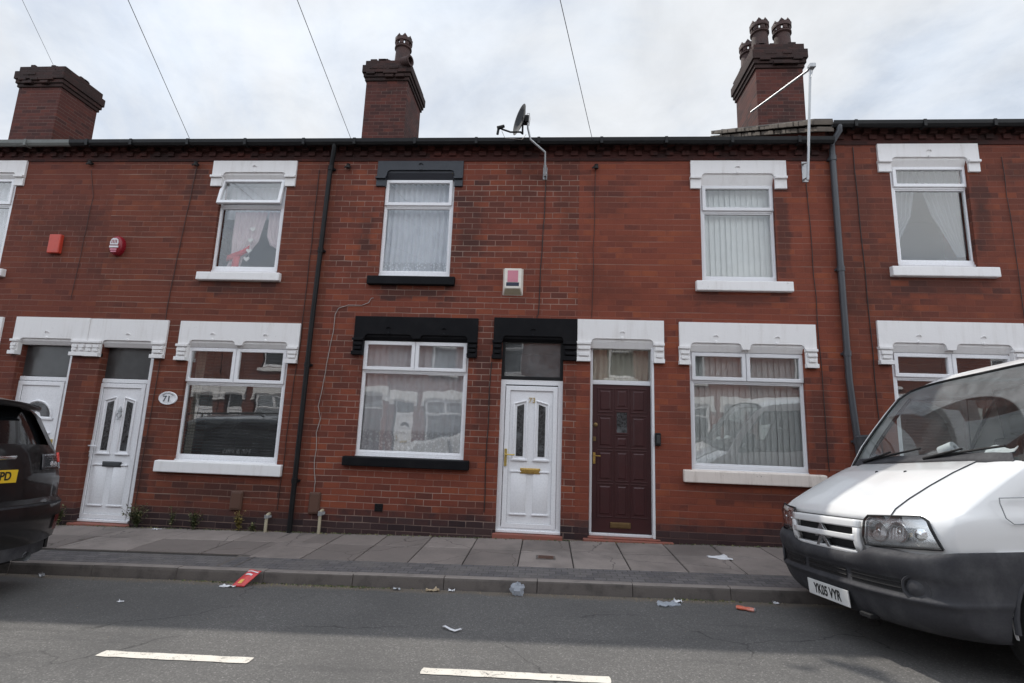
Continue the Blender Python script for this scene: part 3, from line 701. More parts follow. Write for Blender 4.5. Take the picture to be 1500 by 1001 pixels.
def chimney(h, org, x0, x1, y0, y1, z0, zn, zt, pots=()):
    b = MB(); b.box(x0, x1, y0, y1, z0, zn); b.cur = 1
    H = zt-zn; o = .035
    for k, (a, c, e) in enumerate(((0, .16, .03), (.16, .34, .06), (.34, .72, .09), (.72, 1.0, .04))):
        b.box(x0-e, x1+e, y0-e, y1+e, zn+H*a+(.001 if k else 0), zn+H*c)
    rr = random.Random(int(x0*10)); zc = zt
    for k in range(16):
        side = rr.randrange(4); u = rr.random(); e = .03; l_ = rr.uniform(.09, .2)
        px, py = (x0-e+u*(x1-x0), y0-e) if side == 0 else (x1-.07, y0+u*(y1-y0)) if side == 1 else (x0-e, y0+u*(y1-y0)) if side == 2 else (x0+u*(x1-x0), y1-.07)
        b.box(px, px+(l_ if side % 2 == 0 else .10), py, py+(.10 if side % 2 == 0 else l_), zc-.02, zc+rr.uniform(.006, .06))
    for k in range(10):      # corbel bricks standing proud of the oversailing courses
        u = rr.random(); zz_ = zn+H*rr.choice((.1, .26, .5)); b.box(x0+u*(x1-x0-.2), x0+u*(x1-x0-.2)+.2, y0-.075-rr.uniform(.022, .035), y0, zz_, zz_+.07)
    ch = b.build('chimney', [M['brick_stack'], M['soot_brick']], h, org, bev=.012)
    for px, py, ht, kind in pots:
        p = MB()
        if kind == 'crown':
            prof = [(.20, -.04), (.185, .05), (.17, ht*.5), (.165, ht*.55), (.20, ht*.58), (.20, ht*.62), (.175, ht*.64), (.18, ht*.66)]
            p.lathe(prof, 20, (px, py, zt), cap=False)
            for q in range(8):               # ring of uprights leaves slots, band on top with spikes
                a = 2*math.pi*q/8; p.T = Matrix.Translation((px, py, zt)) @ Matrix.Rotation(a, 4, 'Z')
                p.box(.145, .185, -.045, .045, ht*.655, ht*.76); p.T = None
            p.lathe([(.18, ht*.755), (.205, ht*.77), (.205, ht*.88), (.19, ht*.90), (.15, ht*.90), (.15, ht*.755)], 20, (px, py, zt), cap=False)
            for q in range(8):
                a = 2*math.pi*(q+.5)/8; p.T = Matrix.Translation((px, py, zt)) @ Matrix.Rotation(a, 4, 'Z')
                p.add([(.15,-.05,ht*.89),(.205,-.05,ht*.89),(.205,.05,ht*.89),(.15,.05,ht*.89),(.18,0,ht*1.0)], [(0,3,2,1),(0,1,4),(1,2,4),(2,3,4),(3,0,4)]); p.T = None
            p.build('chimney_pot', M['terracotta'], ch, org, smooth=50)
        elif kind == 'stub':
            p.lathe([(.17, -.03), (.165, ht*.7), (.15, ht), (.12, ht*.8), (.12, 0)], 16, (px, py, zt), cap=False); p.build('chimney_pot', M['flue'], ch, org, smooth=50)
        else:
            p.lathe([(.10, 0), (.11, .16), (.12, .17), (.12, .22), (.085, .22), (.08, 0)], 16, (px, py, zt-.08), (1, -.35, -.08), cap=False); p.build('chimney_pot', M['terracotta'], ch, org, smooth=50)
    return ch
def downpipe(h, org, path, mat, collars=(), r=.034):
    b = MB(); b.tube(path, r, 12)
    for z in collars:
        for i in range(len(path)-1):
            p, q = Vector(path[i]), Vector(path[i+1])
            if min(p.z, q.z) <= z <= max(p.z, q.z) and abs(p.z-q.z) > .05:
                c = p.lerp(q, (z-p.z)/(q.z-p.z)); d = (q-p).normalized()
                b.tube([c-d*.035, c+d*.035], r*1.22, 12); b.box(c.x-.055, c.x+.055, c.y+.015, 0.0, z-.014, z+.014)
    return b.build('downpipe', M[mat], h, org, smooth=40)
# window frame rectangles on the facade: x0,x1,z0,z1,transom
WIN = {'71L': (-5.255,-3.742,.825,2.44,1.92), '71U': (-5.10,-4.062,3.59,5.075,4.62), '73L': (-2.645,-1.13,.98,2.60,2.165), '73U': (-2.52,-1.468,3.56,5.065,4.635),
       '75L': (1.922,3.418,.98,2.55,2.15), '75U': (2.122,3.142,3.545,4.985,4.58), '77U': (4.755,5.775,3.82,5.28,4.95), '77L': (4.555,6.06,1.0,2.612,2.27),
       '69U': (-9.55,-8.515,3.59,5.075,4.62), '69L': (-9.89,-8.38,.825,2.44,1.92)}
def wopen(k, za): x0, x1, z0, z1, zt = WIN[k]; return (x0-.005, x1+.005, z0-.03, za+.025)

# ---- number 69 (left edge of the view)
h69, o69 = house("brick house with white lintels and a half-moon glass door, behind the black car", -10.42, -6.825, 5.60, 'brick69',
                 [wopen('69U', 5.15), wopen('69L', 2.51), (-7.92, -7.045, -.16, 2.475)])
gutter(h69, o69, -10.42, -7.55, 5.60, 'gutter_old'); gutter(h69, o69, -7.55, -6.825, 5.60)
W = M['white_paint']
lintel(h69, o69, -9.72, -8.38, 5.355, 4.93, 5.10, [(-9.55, -8.52)], 5.15, 5.08, W, blocks=False)
lintel(h69, o69, -10.04, -8.24, 2.80, 2.22, 2.46, [(-9.89, -9.18), (-9.08, -8.38)], 2.51, 2.44, W)
lintel(h69, o69, -8.02, -6.828, 2.81, 2.24, 2.47, [(-7.915, -7.045)], 2.49, 2.42, W)
window(h69, o69, *WIN['69U'], sillr=(-9.68, -8.38, 3.43, 3.56), paint=W, glass='glass_up')
window(h69, o69, *WIN['69L'], mulls=(-9.13,), sillr=(-10.05, -8.2, .64, .80), paint=W)
def pair_door(h, o, x0, x1, style, handle_left=True, plate='grey_plate'):
    Y = .10; X0, X1 = dep(x0, 0, Y)-.02, dep(x1, 0, Y)+.02; Z0, Z1, ZT = -.10, dep(2.44, 1.393, Y), dep(1.89, 1.393, Y)
    d = door_frame(h, o, X0, X1, Z0, Z1, ZT, Y, 'upvc', .05)
    fanlight(d, o, X0+.05, X1-.05, ZT+.03, Z1-.05, Y, 'frost')
    upvc_leaf(d, o, X0+.055, X1-.055, Z0+.04, ZT-.035, Y+.012, style)
    return d, X0, X1, Y
d69, a, b, Y = pair_door(h69, o69, -7.85, -7.05, 1)
handle_set(d69, o69, b-.095, .90, Y-.005, M['gold'], -1); letter_plate(d69, o69, (a+b)/2, .72, .26, .07, Y-.002, M['gold'])
b_ = MB(); b_.box(-7.93, -7.04, -.03, .2, -.62, -.10); b_.build('doorstep', M['step'], h69, o69, bev=.01)

# ---- number 71
h71, o71 = house("brick house with white lintels and the oval number plaque beside its white door", -6.825, -3.28, 5.60, 'brick71',
                 [wopen('71U', 5.15), wopen('71L', 2.51), (-6.60, -5.765, -.16, 2.475)])
gutter(h71, o71, -6.825, -3.28, 5.60)
lintel(h71, o71, -5.26, -3.92, 5.345, 4.93, 5.10, [(-5.09, -4.075)], 5.155, 5.08, W, blocks=False)
lintel(h71, o71, -5.415, -3.59, 2.80, 2.215, 2.455, [(-5.255, -4.535), (-4.445, -3.745)], 2.52, 2.445, W)
lintel(h71, o71, -6.822, -5.605, 2.805, 2.235, 2.47, [(-6.60, -5.79)], 2.485, 2.41, W)
window(h71, o71, *WIN['71U'], sillr=(-5.26, -3.98, 3.425, 3.56), paint=W, tilt=R(11), glass='glass_up')
w71 = window(h71, o71, *WIN['71L'], mulls=(-4.51,), sillr=(-5.48, -3.64, .64, .805), paint=W)
d71, a, b, Y = pair_door(h71, o71, -6.575, -5.785, 2)
handle_set(d71, o71, a+.085, .91, Y-.005, M['upvc_grey'], 1)
letter_plate(d71, o71, (a+b)/2+.03, .70, .29, .075, Y-.002, M['grey_plate'])
k = MB(); k.lathe([(.0, .02), (.028, .016), (.034, .0)], 12, ((a+b)/2+.03, Y-.006, 1.46), (0, -1, 0)); kx = (a+b)/2+.03
k.tube([(kx+.035*math.sin(t*.524), Y-.02, 1.40-.035*math.cos(t*.524)) for t in range(13)], .008, 6); k.lathe([(.012, 0), (.018, .02), (.0, .03)], 8, (kx, Y-.03, 1.355), (0, 0, -1))
k.lathe([(.02, 0), (.0, .05)], 8, (kx, Y-.012, 1.485), (0, 0, 1)); k.build('knocker', M['steel'], d71, o71, smooth=40)
b_ = MB(); b_.box(-6.66, -5.75, -.035, .2, -.62, -.105); b_.build('doorstep', M['step'], h71, o71, bev=.01)
downpipe(h71, o71, [(-3.30,-.15,5.55), (-3.30,-.15,5.47), (-3.355,-.062,5.30), (-3.372,-.06,5.1), (-3.415,-.06,2.75), (-3.43,-.06,.1), (-3.43,-.06,-.13)], 'black_plastic', (5.2, 3.9, 2.2, .6))
chimney(h71, o71, -4.37, -3.39, 3.4, 4.6, 6.9, 9.23, 9.74, [(-3.63, 3.62, .80, 'crown'), (-4.02, 3.75, .22, 'stub'), (-3.52, 3.33, .3, 'lying')])

# ---- number 73
K = M['black_paint']
h73, o73 = house("red brick terraced house with black painted lintels and sills and a white plastic front door", -3.28, .39, 5.60, 'brick73',
                 [wopen('73U', 5.19), wopen('73L', 2.66), (-.655, .205, -.10, 2.68)])
gutter(h73, o73, -3.28, .39, 5.60)
lintel(h73, o73, -2.65, -1.34, 5.34, 4.935, 5.08, [(-2.51, -1.462)], 5.19, 5.075, M['slate_paint'], blocks=False)
lintel(h73, o73, -2.79, -1.005, 2.93, 2.365, 2.61, [(-2.645, -1.93), (-1.84, -1.135)], 2.67, 2.605, K)
lintel(h73, o73, -.78, .3885, 2.95, 2.36, 2.62, [(-.655, .205)], 2.69, 2.64, K)
window(h73, o73, *WIN['73U'], sillr=(-2.66, -1.375, 3.40, 3.54), paint=K, glass='glass_up')
window(h73, o73, *WIN['73L'], mulls=(-1.885,), sillr=(-2.79, -1.04, .83, .965), paint=K)
Y = .06
d73 = door_frame(h73, o73, dep(-.655,0,Y), dep(.21,0,Y), .045, 2.085, 2.05, Y, 'upvc', .07)
upvc_leaf(d73, o73, dep(-.58,0,Y), dep(.14,0,Y), .10, 2.0, Y+.008, 2)
fanlight(d73, o73, dep(-.655,0,Y), dep(.205,0,Y), 2.088, 2.66, Y, 'glass_dark', 'black_plastic')
handle_set(d73, o73, -.555, 1.02, Y-.012, M['gold'], 1); letter_plate(d73, o73, -.215, .85, .27, .075, Y-.004, M['brass'])
text('number', '73', .10, M['gold'], d73, frame_m(Vector((-.215, Y-.006, 1.80))-Vector(o73), (1,0,0), (0,0,1)), .003)
b_ = MB(); b_.box(-.69, .235, -.04, .2, -.5, .04); b_.build('doorstep', M['step'], h73, o73, bev=.01)

# ---- number 75
h75, o75 = house("red brick terraced house with white lintels and a burgundy panelled front door", .39, 3.93, 5.60, 'brick75',
                 [wopen('75U', 5.14), wopen('75L', 2.655), (.575, 1.44, -.06, 2.68)])
gutter(h75, o75, .39, 3.93, 5.60)
lintel(h75, o75, 1.985, 3.325, 5.34, 4.91, 5.09, [(2.13, 3.165)], 5.14, 5.0, W, blocks=False)
lintel(h75, o75, 1.78, 3.59, 2.94, 2.345, 2.60, [(1.92, 2.62), (2.71, 3.445)], 2.655, 2.56, W)
lintel(h75, o75, .3915, 1.575, 2.95, 2.355, 2.63, [(.575, 1.44)], 2.68, 2.575, W)
window(h75, o75, *WIN['75U'], sillr=(2.02, 3.32, 3.385, 3.54), paint=W, mat='upvc_grey', glass='glass_up')
window(h75, o75, *WIN['75L'], mulls=(2.66,), sillr=(1.80, 3.60, .80, .965), paint=M['cream_paint'], mat='upvc_grey')
Y = .08; X0, X1 = dep(.575,0,Y), dep(1.44,0,Y)
d75 = door_frame(h75, o75, X0, X1, .06, 2.60, 2.085, Y, 'upvc_grey', .035)
f_ = MB(); f_.box(1.405, 1.4385, -.006, Y+.01, .062, 2.57); f_.build('jamb', M['upvc_grey'], d75, o75, bev=.006)
fanlight(d75, o75, X0+.035, X1-.035, 2.115, 2.565, Y, 'glass')
Yl = Y+.018; lx0, lx1, lz0, lz1 = X0+.036, X1-.036, .095, 2.055
L = MB(); L.box(lx0, lx1, Yl, Yl+.045, lz0, lz1)
cols = [lx0+.075, lx0+.285, lx0+.325, lx0+.475, lx0+.515, lx1-.072]; cols = [(cols[0], cols[1]-.01), (cols[2]-.01, cols[3]+.01), (cols[4]+.01, cols[5])]
rowz = [(.30, .72), (.76, 1.16), (1.20, 1.63), (1.68, 2.0)]
for r_, (za, zb) in enumerate(rowz):
    for c_, (xa, xb) in enumerate(cols):
        if c_ == 1 and r_ == 2: zb2 = 1.36; za2 = 1.20
        else: za2, zb2 = za, zb
        if r_ == 3 and c_ == 1: za2 = 1.73
        L.frustum(xa, xb, za2, zb2, Yl-.001, Yl+.012, .012)     # sunk moulding
        L.frustum(xa+.018, xb-.018, za2+.018, zb2-.018, Yl+.008, Yl-.009, .024)
        frame_bars(L, xa-.008, xb+.008, za2-.008, zb2+.008, Yl-.009, Yl, .013)
frame_bars(L, cols[1][0]-.006, cols[1][1]+.006, 1.385, 1.70, Yl-.012, Yl, .02)
L.build('leaf', M['wood'], d75, o75, bev=.003)
g_ = MB(); g_.box(cols[1][0]+.012, cols[1][1]-.012, Yl-.004, Yl-.001, 1.405, 1.68); g_.build('leaded_glass', M['leaded_pale'] if 'leaded_pale' in M else M['leaded'], d75, o75)
letter_plate(d75, o75, (lx0+lx1)/2-.02, .195, .27, .075, Yl-.002, M['brass_dull'])
hh = MB(); hh.box(lx0+.012, lx0+.045, Yl-.012, Yl, .98, 1.13); hh.tube([(lx0+.028, Yl-.01, 1.09), (lx0+.028, Yl-.045, 1.09), (lx0+.035, Yl-.05, 1.09), (lx0+.11, Yl-.048, 1.085)], .008, 8); hh.build('handle', M['brass'], d75, o75, smooth=40)
lk = MB(); lk.lathe([(.03, 0), (.03, .012), (.02, .018)], 14, (lx0+.045, Yl, 1.50), (0, -1, 0)); lk.build('lock', M['brass_dull'], d75, o75, smooth=40)
lk = MB(); lk.box(lx0+.012, lx0+.05, Yl-.01, Yl, 1.28, 1.34); lk.build('latch_plate', M['brass_dull'], d75, o75, bev=.003)
b_ = MB(); b_.box(.50, 1.66, -.05, .2, -.5, .035); b_.box(.56, 1.5, -.02, .19, .034, .058); b_.build('doorstep', M['step'], h75, o75, bev=.012)

# ---- number 77
h77, o77 = house("red brick terraced house with a higher roof and white lintels behind the white van", 3.93, 7.55, 5.845, 'brick77',
                 [wopen('77U', 5.39), wopen('77L', 2.72), (6.65, 7.45, .0, 2.75)])
gutter(h77, o77, 3.93, 7.55, 5.845)
lintel(h77, o77, 4.595, 5.945, 5.595, 5.17, 5.34, [(4.765, 5.80)], 5.39, 5.29, W, blocks=False)
lintel(h77, o77, 4.39, 6.235, 3.015, 2.42, 2.66, [(4.55, 5.255), (5.36, 6.07)], 2.72, 2.62, W)
lintel(h77, o77, 6.50, 7.546, 3.015, 2.43, 2.66, [(6.65, 7.45)], 2.74, 2.66, W)
window(h77, o77, *WIN['77U'], sillr=(4.63, 6.005, 3.635, 3.785), paint=W, glass='glass_up')
window(h77, o77, *WIN['77L'], mulls=(5.30,), sillr=(4.42, 6.24, .84, .99), paint=W)
Y = .10; d77 = door_frame(h77, o77, dep(6.65,0,Y), dep(7.45,0,Y), .09, 2.72, 2.1, Y, 'upvc', .05)
fanlight(d77, o77, dep(6.7,0,Y), dep(7.4,0,Y), 2.14, 2.66, Y, 'frost'); upvc_leaf(d77, o77, dep(6.7,0,Y), dep(7.4,0,Y), .13, 2.07, Y+.012, 2)
b_ = MB(); b_.box(6.62, 7.48, -.035, .2, -.5, .085); b_.build('doorstep', M['step'], h77, o77, bev=.01)
downpipe(h77, o77, [(4.02,-.16,5.80), (4.02,-.16,5.72), (3.955,-.062,5.58), (3.955,-.06,5.3), (3.958,-.06,2.2), (4.03,-.06,1.0), (4.07,-.06,.08)], 'grey_pipe', (5.35, 3.72, 2.55, 1.4), .04)
vg = MB(); rr = random.Random(4)            # mortared verge where this roof steps above its neighbour
for lay, (dz0, dz1, xo) in enumerate(((-.15, -.075, .0), (-.045, .035, -.05))):
    y = -.16
    while y < 4.3:
        l_ = rr.uniform(.10, .22); z_ = 5.845+.03+(y+.13)*.5803; j = rr.uniform(-.018, .018)
        vg.add([(3.74+xo+j,y,z_+dz0),(3.95,y,z_+dz0),(3.95,y+l_-.008,z_+dz0+l_*.58),(3.74+xo+j,y+l_-.008,z_+dz0+l_*.58),(3.74+xo+j,y,z_+dz1),(3.95,y,z_+dz1),(3.95,y+l_-.008,z_+dz1+l_*.58),(3.74+xo+j,y+l_-.008,z_+dz1+l_*.58)],
               [(0,3,2,1),(4,5,6,7),(0,1,5,4),(1,2,6,5),(2,3,7,6),(3,0,4,7)]); y += l_
vg.build('verge', M['verge'], h77, o77, bev=.01)
vt = MB(); vt.add([(3.70,-.14,5.895),(3.95,-.14,5.895),(3.95,4.35,8.50),(3.70,4.35,8.50),(3.70,-.14,5.92),(3.95,-.14,5.92),(3.95,4.35,8.525),(3.70,4.35,8.525)], [(0,3,2,1),(4,5,6,7),(0,1,5,4),(2,3,7,6),(3,0,4,7),(1,2,6,5)])
vt.build('verge_tiles', M['roof'], h77, o77)
chimney(h77, o77, 4.40, 5.40, 3.4, 4.6, 7.0, 9.42, 10.0, [(4.62, 3.64, .78, 'crown'), (5.12, 3.66, .78, 'crown'), (4.62, 4.30, .78, 'crown')])

# ---- further houses of the same rows: copies of the ones above
def clone_house(src, dx, dz, y, turn, label, skip=()):
    c = copy_tree(src, None, skip); c.location = (src.location.x+dx if not turn else dx, y, src.location.z+dz); 
    if turn: c.rotation_euler = (0, 0, math.pi)
    c['label'] = label; return c
clone_house(h75, 7.16, .245, 0, False, "brick house with burgundy door right of the house behind the van", ('downpipe', 'number'))
h67 = clone_house(h75, -14.35, .0, 0, False, "brick house whose sooty potless chimney shows over the gutter at far left", ('downpipe', 'number'))
org67 = Vector(h67.location)
b = chimney(h67, org67, -12.97, -11.86, 3.35, 4.35, 6.9, 9.14, 9.68, [(-12.2, 3.6, .08, 'stub'), (-12.1, 4.1, .08, 'stub')])
# rows opposite, seen only as reflections in the window panes
opp = [(h71, -15.5, "white lintelled brick house across the street, farthest left"), (h69, -11.9, "white lintelled brick house across the street, opposite the black car"),
       (h75, -8.3, "brick house with burgundy door across the street"), (h69, -4.7, "brick house with half-moon door glass across the street, opposite the oval plaque"),
       (h71, -1.1, "white lintelled brick house across the street, opposite the white plastic door"), (h69, 2.5, "brick house across the street, opposite the burgundy door"), (h75, 6.1, "brick house with burgundy door across the street, opposite the white van"),
       (h69, 9.7, "brick house with half-moon door glass across the street, opposite the van's tail"), (h71, 13.3, "white lintelled brick house across the street, second from the right end"), (h69, 16.9, "brick house across the street at the right end"), (h75, 20.5, "brick house with burgundy door across the street at the far right end"), (h69, -19.1, "brick house across the street at the far left end")]
for src, x, lab in opp: clone_house(src, x, 0, -13.5, True, lab, ('number', 'chimney'))
# ------------------------------------------------------------------ curtains and blinds (they hang inside the windows)
M['net'] = fabric_mat("net_curtain_cloth", (.78, .80, .86), .85, .2, None)
M['net_lace_up'] = fabric_mat("net_lace_upper", (.86, .88, .94), .88, .12, 3.83)
M['net_lace_low'] = fabric_mat("net_lace_lower", (.90, .91, .95), .92, .10, 1.34)
M['net_thin'] = fabric_mat("thin_net_cloth", (.62, .66, .72), .5, .3, None)
M['blind'] = fabric_mat("blind_cloth", (.78, .80, .79), 1.0, .12, None)
M['cream_cloth'] = fabric_mat("cream_cloth", (.74, .71, .60), 1.0, .15, None)
M['pink_cloth'] = fabric_mat("pale_pink_cloth", (.80, .66, .69), .92, .15, None)
M['red_cloth'] = fabric_mat("red_ribbon_cloth", (.62, .06, .07), 1.0, .2, None)
M['slat_beige'] = simple("beige_slat", (.12, .10, .08), .5, dirt=.1, bump=0)
M['slat_dark'] = simple("dark_slat", (.055, .056, .06), .5, dirt=.1, bump=0)
M['heart'] = simple("white_heart", (.72, .70, .68), .6)
def drape(name, edges, Y, mat, label, cat, waves=9, amp=.018, seed=0):
    """edges: list of (z, xleft, xright) from top to bottom"""
    rr = random.Random(seed); ph = rr.uniform(0, 6); n = waves*8; rows = []; nz = 24
    fx = [rr.uniform(.7, 1.3) for _ in range(waves+2)]
    for k in range(nz+1):
        t = k/nz*(len(edges)-1); i = min(int(t), len(edges)-2); f = t-i; f = f*f*(3-2*f)*.5+f*.5
        z = edges[i][0]*(1-f)+edges[i+1][0]*f; a = edges[i][1]*(1-f)+edges[i+1][1]*f; c = edges[i][2]*(1-f)+edges[i+1][2]*f
        row = []
        for j in range(n+1):
            u = j/n; wv = u*waves; am = amp*fx[int(wv)]
            row.append((a+(c-a)*u, Y+am*math.sin(wv*2*math.pi+ph+.5*math.sin(k*.4))*(1+.2*math.sin(k*.9+j*.2)), z))
        rows.append(row)
    b = MB(); b.grid(rows)
    c = [(edges[0][1]+edges[0][2])/2, Y, edges[-1][0]]
    o = b.build(name, M[mat], None, c, smooth=180); o.location = c
    return tag(o, label, cat)
def wx(k, pad=.03):
    x0, x1, z0, z1, zt = WIN[k]; return x0-pad, x1+pad, z0+.01, z1
def curtain(k, mat, label, waves, Y=.20, seed=0, name='net_curtain', amp=.018):
    a, c, z0, z1 = wx(k); return drape(name, [(z1, a, c), (z0, a, c)], Y, mat, label, 'curtain', waves, amp, seed)
curtain('73U', 'net_lace_up', "net curtain with lacy hem filling the window above black sill on the upper floor", 13, seed=1)
curtain('73L', 'net_lace_low', "net curtain with lacy hem behind the wide ground floor window with black sill", 17, seed=2, Y=.155, amp=.014)
a, c, z0, z1 = wx('69U'); drape('net_curtain', [(z1, a, c), (z0, a, c)], .2, 'net', "pale net curtain in the upper window cut by the left edge of the photo", 'curtain', 12, seed=5)
a, c, z0, z1 = wx('71U'); zt = WIN['71U'][4]
drape('net_curtain', [(z1-.03, a, c), (zt-.12, a, c)], .26, 'net', "short net behind the tilted open top pane of the window with red ribbons", 'curtain', 12, .01, 3)
drape('tied_curtain', [(zt-.02, -4.95, -4.42), (4.12, -4.95, -4.52), (3.92, -4.94, -4.66), (3.84, -4.94, -4.74), (3.62, -5.0, -4.78)], .19, 'pink_cloth', "pale pink curtain gathered by a red ribbon, left of the pair", 'curtain', 6, .014, 7)
drape('tied_curtain', [(zt-.02, -4.40, -4.03), (4.20, -4.40, -4.03), (4.06, -4.33, -4.03), (3.97, -4.16, -4.03), (3.60, -4.13, -4.04)], .19, 'pink_cloth', "pale pink curtain swept to the right jamb, right of the pair", 'curtain', 5, .014, 8)
b = MB(); rb = [(-4.97, .165, 3.83), (-4.86, .16, 3.87), (-4.74, .16, 3.92), (-4.63, .165, 4.0)]
b.grid([[(x, y, z+.05) for x, y, z in rb], [(x, y-.012, z) for x, y, z in rb], [(x, y, z-.05) for x, y, z in rb]])
b.grid([[(-4.86, .15, 3.86), (-4.75, .15, 3.86)], [(-4.87, .145, 3.7), (-4.76, .145, 3.72)], [(-4.86, .15, 3.6), (-4.74, .15, 3.6)]])
o = b.build('ribbon', M['red_cloth'], None, (-4.8, .16, 3.8), smooth=180, solid=.004); o.location = (-4.8, .16, 3.8); tag(o, "red ribbon bow tying back the pink curtain at its lower left", 'ribbon')
b = MB(); rb = [(-4.18, .165, 4.02), (-4.10, .16, 3.98), (-4.04, .165, 3.97)]
b.grid([[(x, y, z+.03) for x, y, z in rb], [(x, y, z-.03) for x, y, z in rb]]); b.grid([[(-4.16, .15, 3.68), (-4.08, .15, 3.70)], [(-4.17, .15, 3.6), (-4.09, .15, 3.6)]])
o = b.build('ribbon', M['red_cloth'], None, (-4.1, .16, 3.9), solid=.004); o.location = (-4.1, .16, 3.9); tag(o, "narrow red ribbon at the right jamb of the window with hearts", 'ribbon')
t = thing('heart_garland', "string of white hearts hanging between the pink curtains", 'garland', (-4.60, .15, 4.5))
b = MB(); b.tube([(0, 0, .05), (-.01, 0, -.2), (-.02, 0, -.72)], .003, 5); b.build('string', M['heart'], t)
for q, (dx, dz) in enumerate(((0.0, -.20), (-.015, -.38), (-.02, -.55), (-.045, -.68))):
    pts = []
    for i in range(16):
        a = 2*math.pi*i/16; pts.append((dx+.036*math.sin(a)**3*1.25, dz+.03*(13*math.cos(a)-5*math.cos(2*a)-2*math.cos(3*a)-math.cos(4*a))/13*1.1))
    b = MB(); b.polyY(pts, -.012, .004); b.build('heart', M['heart'], t, recalc=True)
def vblind(k, label, seed, Y=.17):
    rr = random.Random(seed); a, c, z0, z1 = wx(k); b = MB(); x = a
    while x < c:
        an = R(rr.gauss(13, 2.5)); hw = .0445; dx, dy = hw*math.cos(an), hw*math.sin(an); s = rr.uniform(-.004, .004)
        b.add([(x-dx+s, Y-dy, z0+.03), (x+s, Y-.004, z0+.03), (x+dx+s, Y+dy, z0+.03), (x-dx, Y-dy, z1-.02), (x, Y-.004, z1-.02), (x+dx, Y+dy, z1-.02)], [(0, 1, 4, 3), (1, 2, 5, 4)]); x += .078
    ctr = ((a+c)/2, Y, z1); o = b.build('vertical_blind', M['blind'], None, ctr, smooth=60); o.location = ctr; return tag(o, label, 'blind')
vblind('75U', "closed pale vertical blind in the upper window over the burgundy door house", 3); vblind('75L', "closed pale vertical blind in the wide ground floor window beside the burgundy door", 4)
def hblind(k, mat, label, pitch, wd, tilt, Y=.19, x0=None, x1=None):
    a, c, z0, z1 = wx(k); a = x0 or a; c = x1 or c; b = MB(); z = z0+.05; dy, dz = wd/2*math.cos(tilt), wd/2*math.sin(tilt)
    while z < z1: b.box(a, c, Y-dy, Y+dy, z-.0006, z+.0006) if tilt == 0 else b.add([(a,Y-dy,z-dz),(c,Y-dy,z-dz),(c,Y+dy,z+dz),(a,Y+dy,z+dz)], [(0,1,2,3)]); z += pitch
    for f in (.12, .5, .88): b.tube([(a+(c-a)*f, Y-.004, z0), (a+(c-a)*f, Y-.004, z1)], .0025, 4)
    ctr = ((a+c)/2, Y, z1); o = b.build('venetian_blind', M[mat], None, ctr); o.location = ctr; return tag(o, label, 'blind')
hblind('77L', 'slat_beige', "half open beige venetian blind in the window behind the white van", .042, .026, R(14))
hblind('71L', 'slat_dark', "thin dark venetian blind in the wide window beside the oval plaque", .045, .026, R(14))
a, c, z0, z1 = wx('71L'); drape('side_curtain', [(z1, a, a+.15), (z0, a, a+.10)], .24, 'cream_cloth', "narrow pale curtain at the left side of the wide window by the oval plaque", 'curtain', 3, .02, 4)
a, c, z0, z1 = wx('77U')
drape('net_curtain', [(z1, a, 5.25), (4.6, a, 5.12), (4.1, a, 4.86)], .2, 'net_thin', "thin net curtain swept to the left in the upper window above the white van", 'curtain', 7, .015, 9)
drape('net_curtain', [(z1, 5.2, c), (4.6, 5.4, c), (4.0, 5.68, c)], .2, 'net_thin', "thin net curtain swept to the right in the upper window above the white van", 'curtain', 7, .015, 10)
drape('fanlight_curtain', [(2.62, .56, 1.47), (2.08, .56, 1.47)], .22, 'cream_cloth', "gathered cream curtain in the fanlight over the burgundy door", 'curtain', 11, .016, 6)
M['letter_grey'] = simple('grey_wood_letters', (.24, .24, .24), .7)
t = text('wooden_letters', "MR & MRS", .10, M['letter_grey'], None, frame_m((-4.42, .13, .945), (-1, 0, 0), (0, 0, 1)), .008, .95)
tag(t, "small grey wooden letters facing into the room on the window ledge beside the oval plaque", 'letters')

# ------------------------------------------------------------------ things fixed to the fronts
t = thing('alarm_box', "cream alarm box with pink label and dark strip left of the dish cable", 'alarm', (-.535, 0, 3.28))
b = MB(); hw = .145
b.add([(-hw,0,0),(hw,0,0),(hw,0,.39),(-hw,0,.39),(-hw+.03,-.085,.085),(hw-.03,-.085,.085),(hw-.025,-.085,.375),(-hw+.025,-.085,.375)], [(0,1,5,4),(4,5,6,7),(1,2,6,5),(3,0,4,7),(2,3,7,6)])
b.build('cover', M['alarm_white'], t, bev=.008)
b = MB(); b.add([(-hw+.022,-.012,.006),(hw-.022,-.012,.006),(hw-.045,-.0845,.080),(-hw+.045,-.0845,.080)], [(0,1,2,3)]); b.T = Matrix.Translation((0,-.006,0)); b.cur = 0; b.build('sounder_grille', M['alarm_stain'], t)
b = MB(); b.box(-.075,.075,-.089,-.084,.175,.345); b.build('pink_panel', M['pink_label'], t); b = MB(); b.box(-.09,.09,-.0895,-.084,.118,.168); b.build('dark_strip', M['navy_label'], t)
b = MB(); b.box(-.095,.095,-.065,.0,0,.30); b.T = None; o = b.build('alarm_box', M['orange_alarm'], None, (0,0,0), bev=.012); o.location = (-7.62, 0, 3.81); tag(o, "plain orange red alarm box, left of the two red alarms", 'alarm')
t = thing('alarm_box', "glossy dark red oval alarm with white marks, right of the two red alarms", 'alarm', (-6.60, 0, 3.94))
b = MB(); b.T = Matrix.Diagonal((.68, 1, 1.0, 1)); b.lathe([(.155, 0), (.155, .05), (.142, .078), (.11, .094), (.0, .10)], 28, (0,0,0), (0,-1,0)); b.build('cover', M['red_alarm'], t, smooth=50)
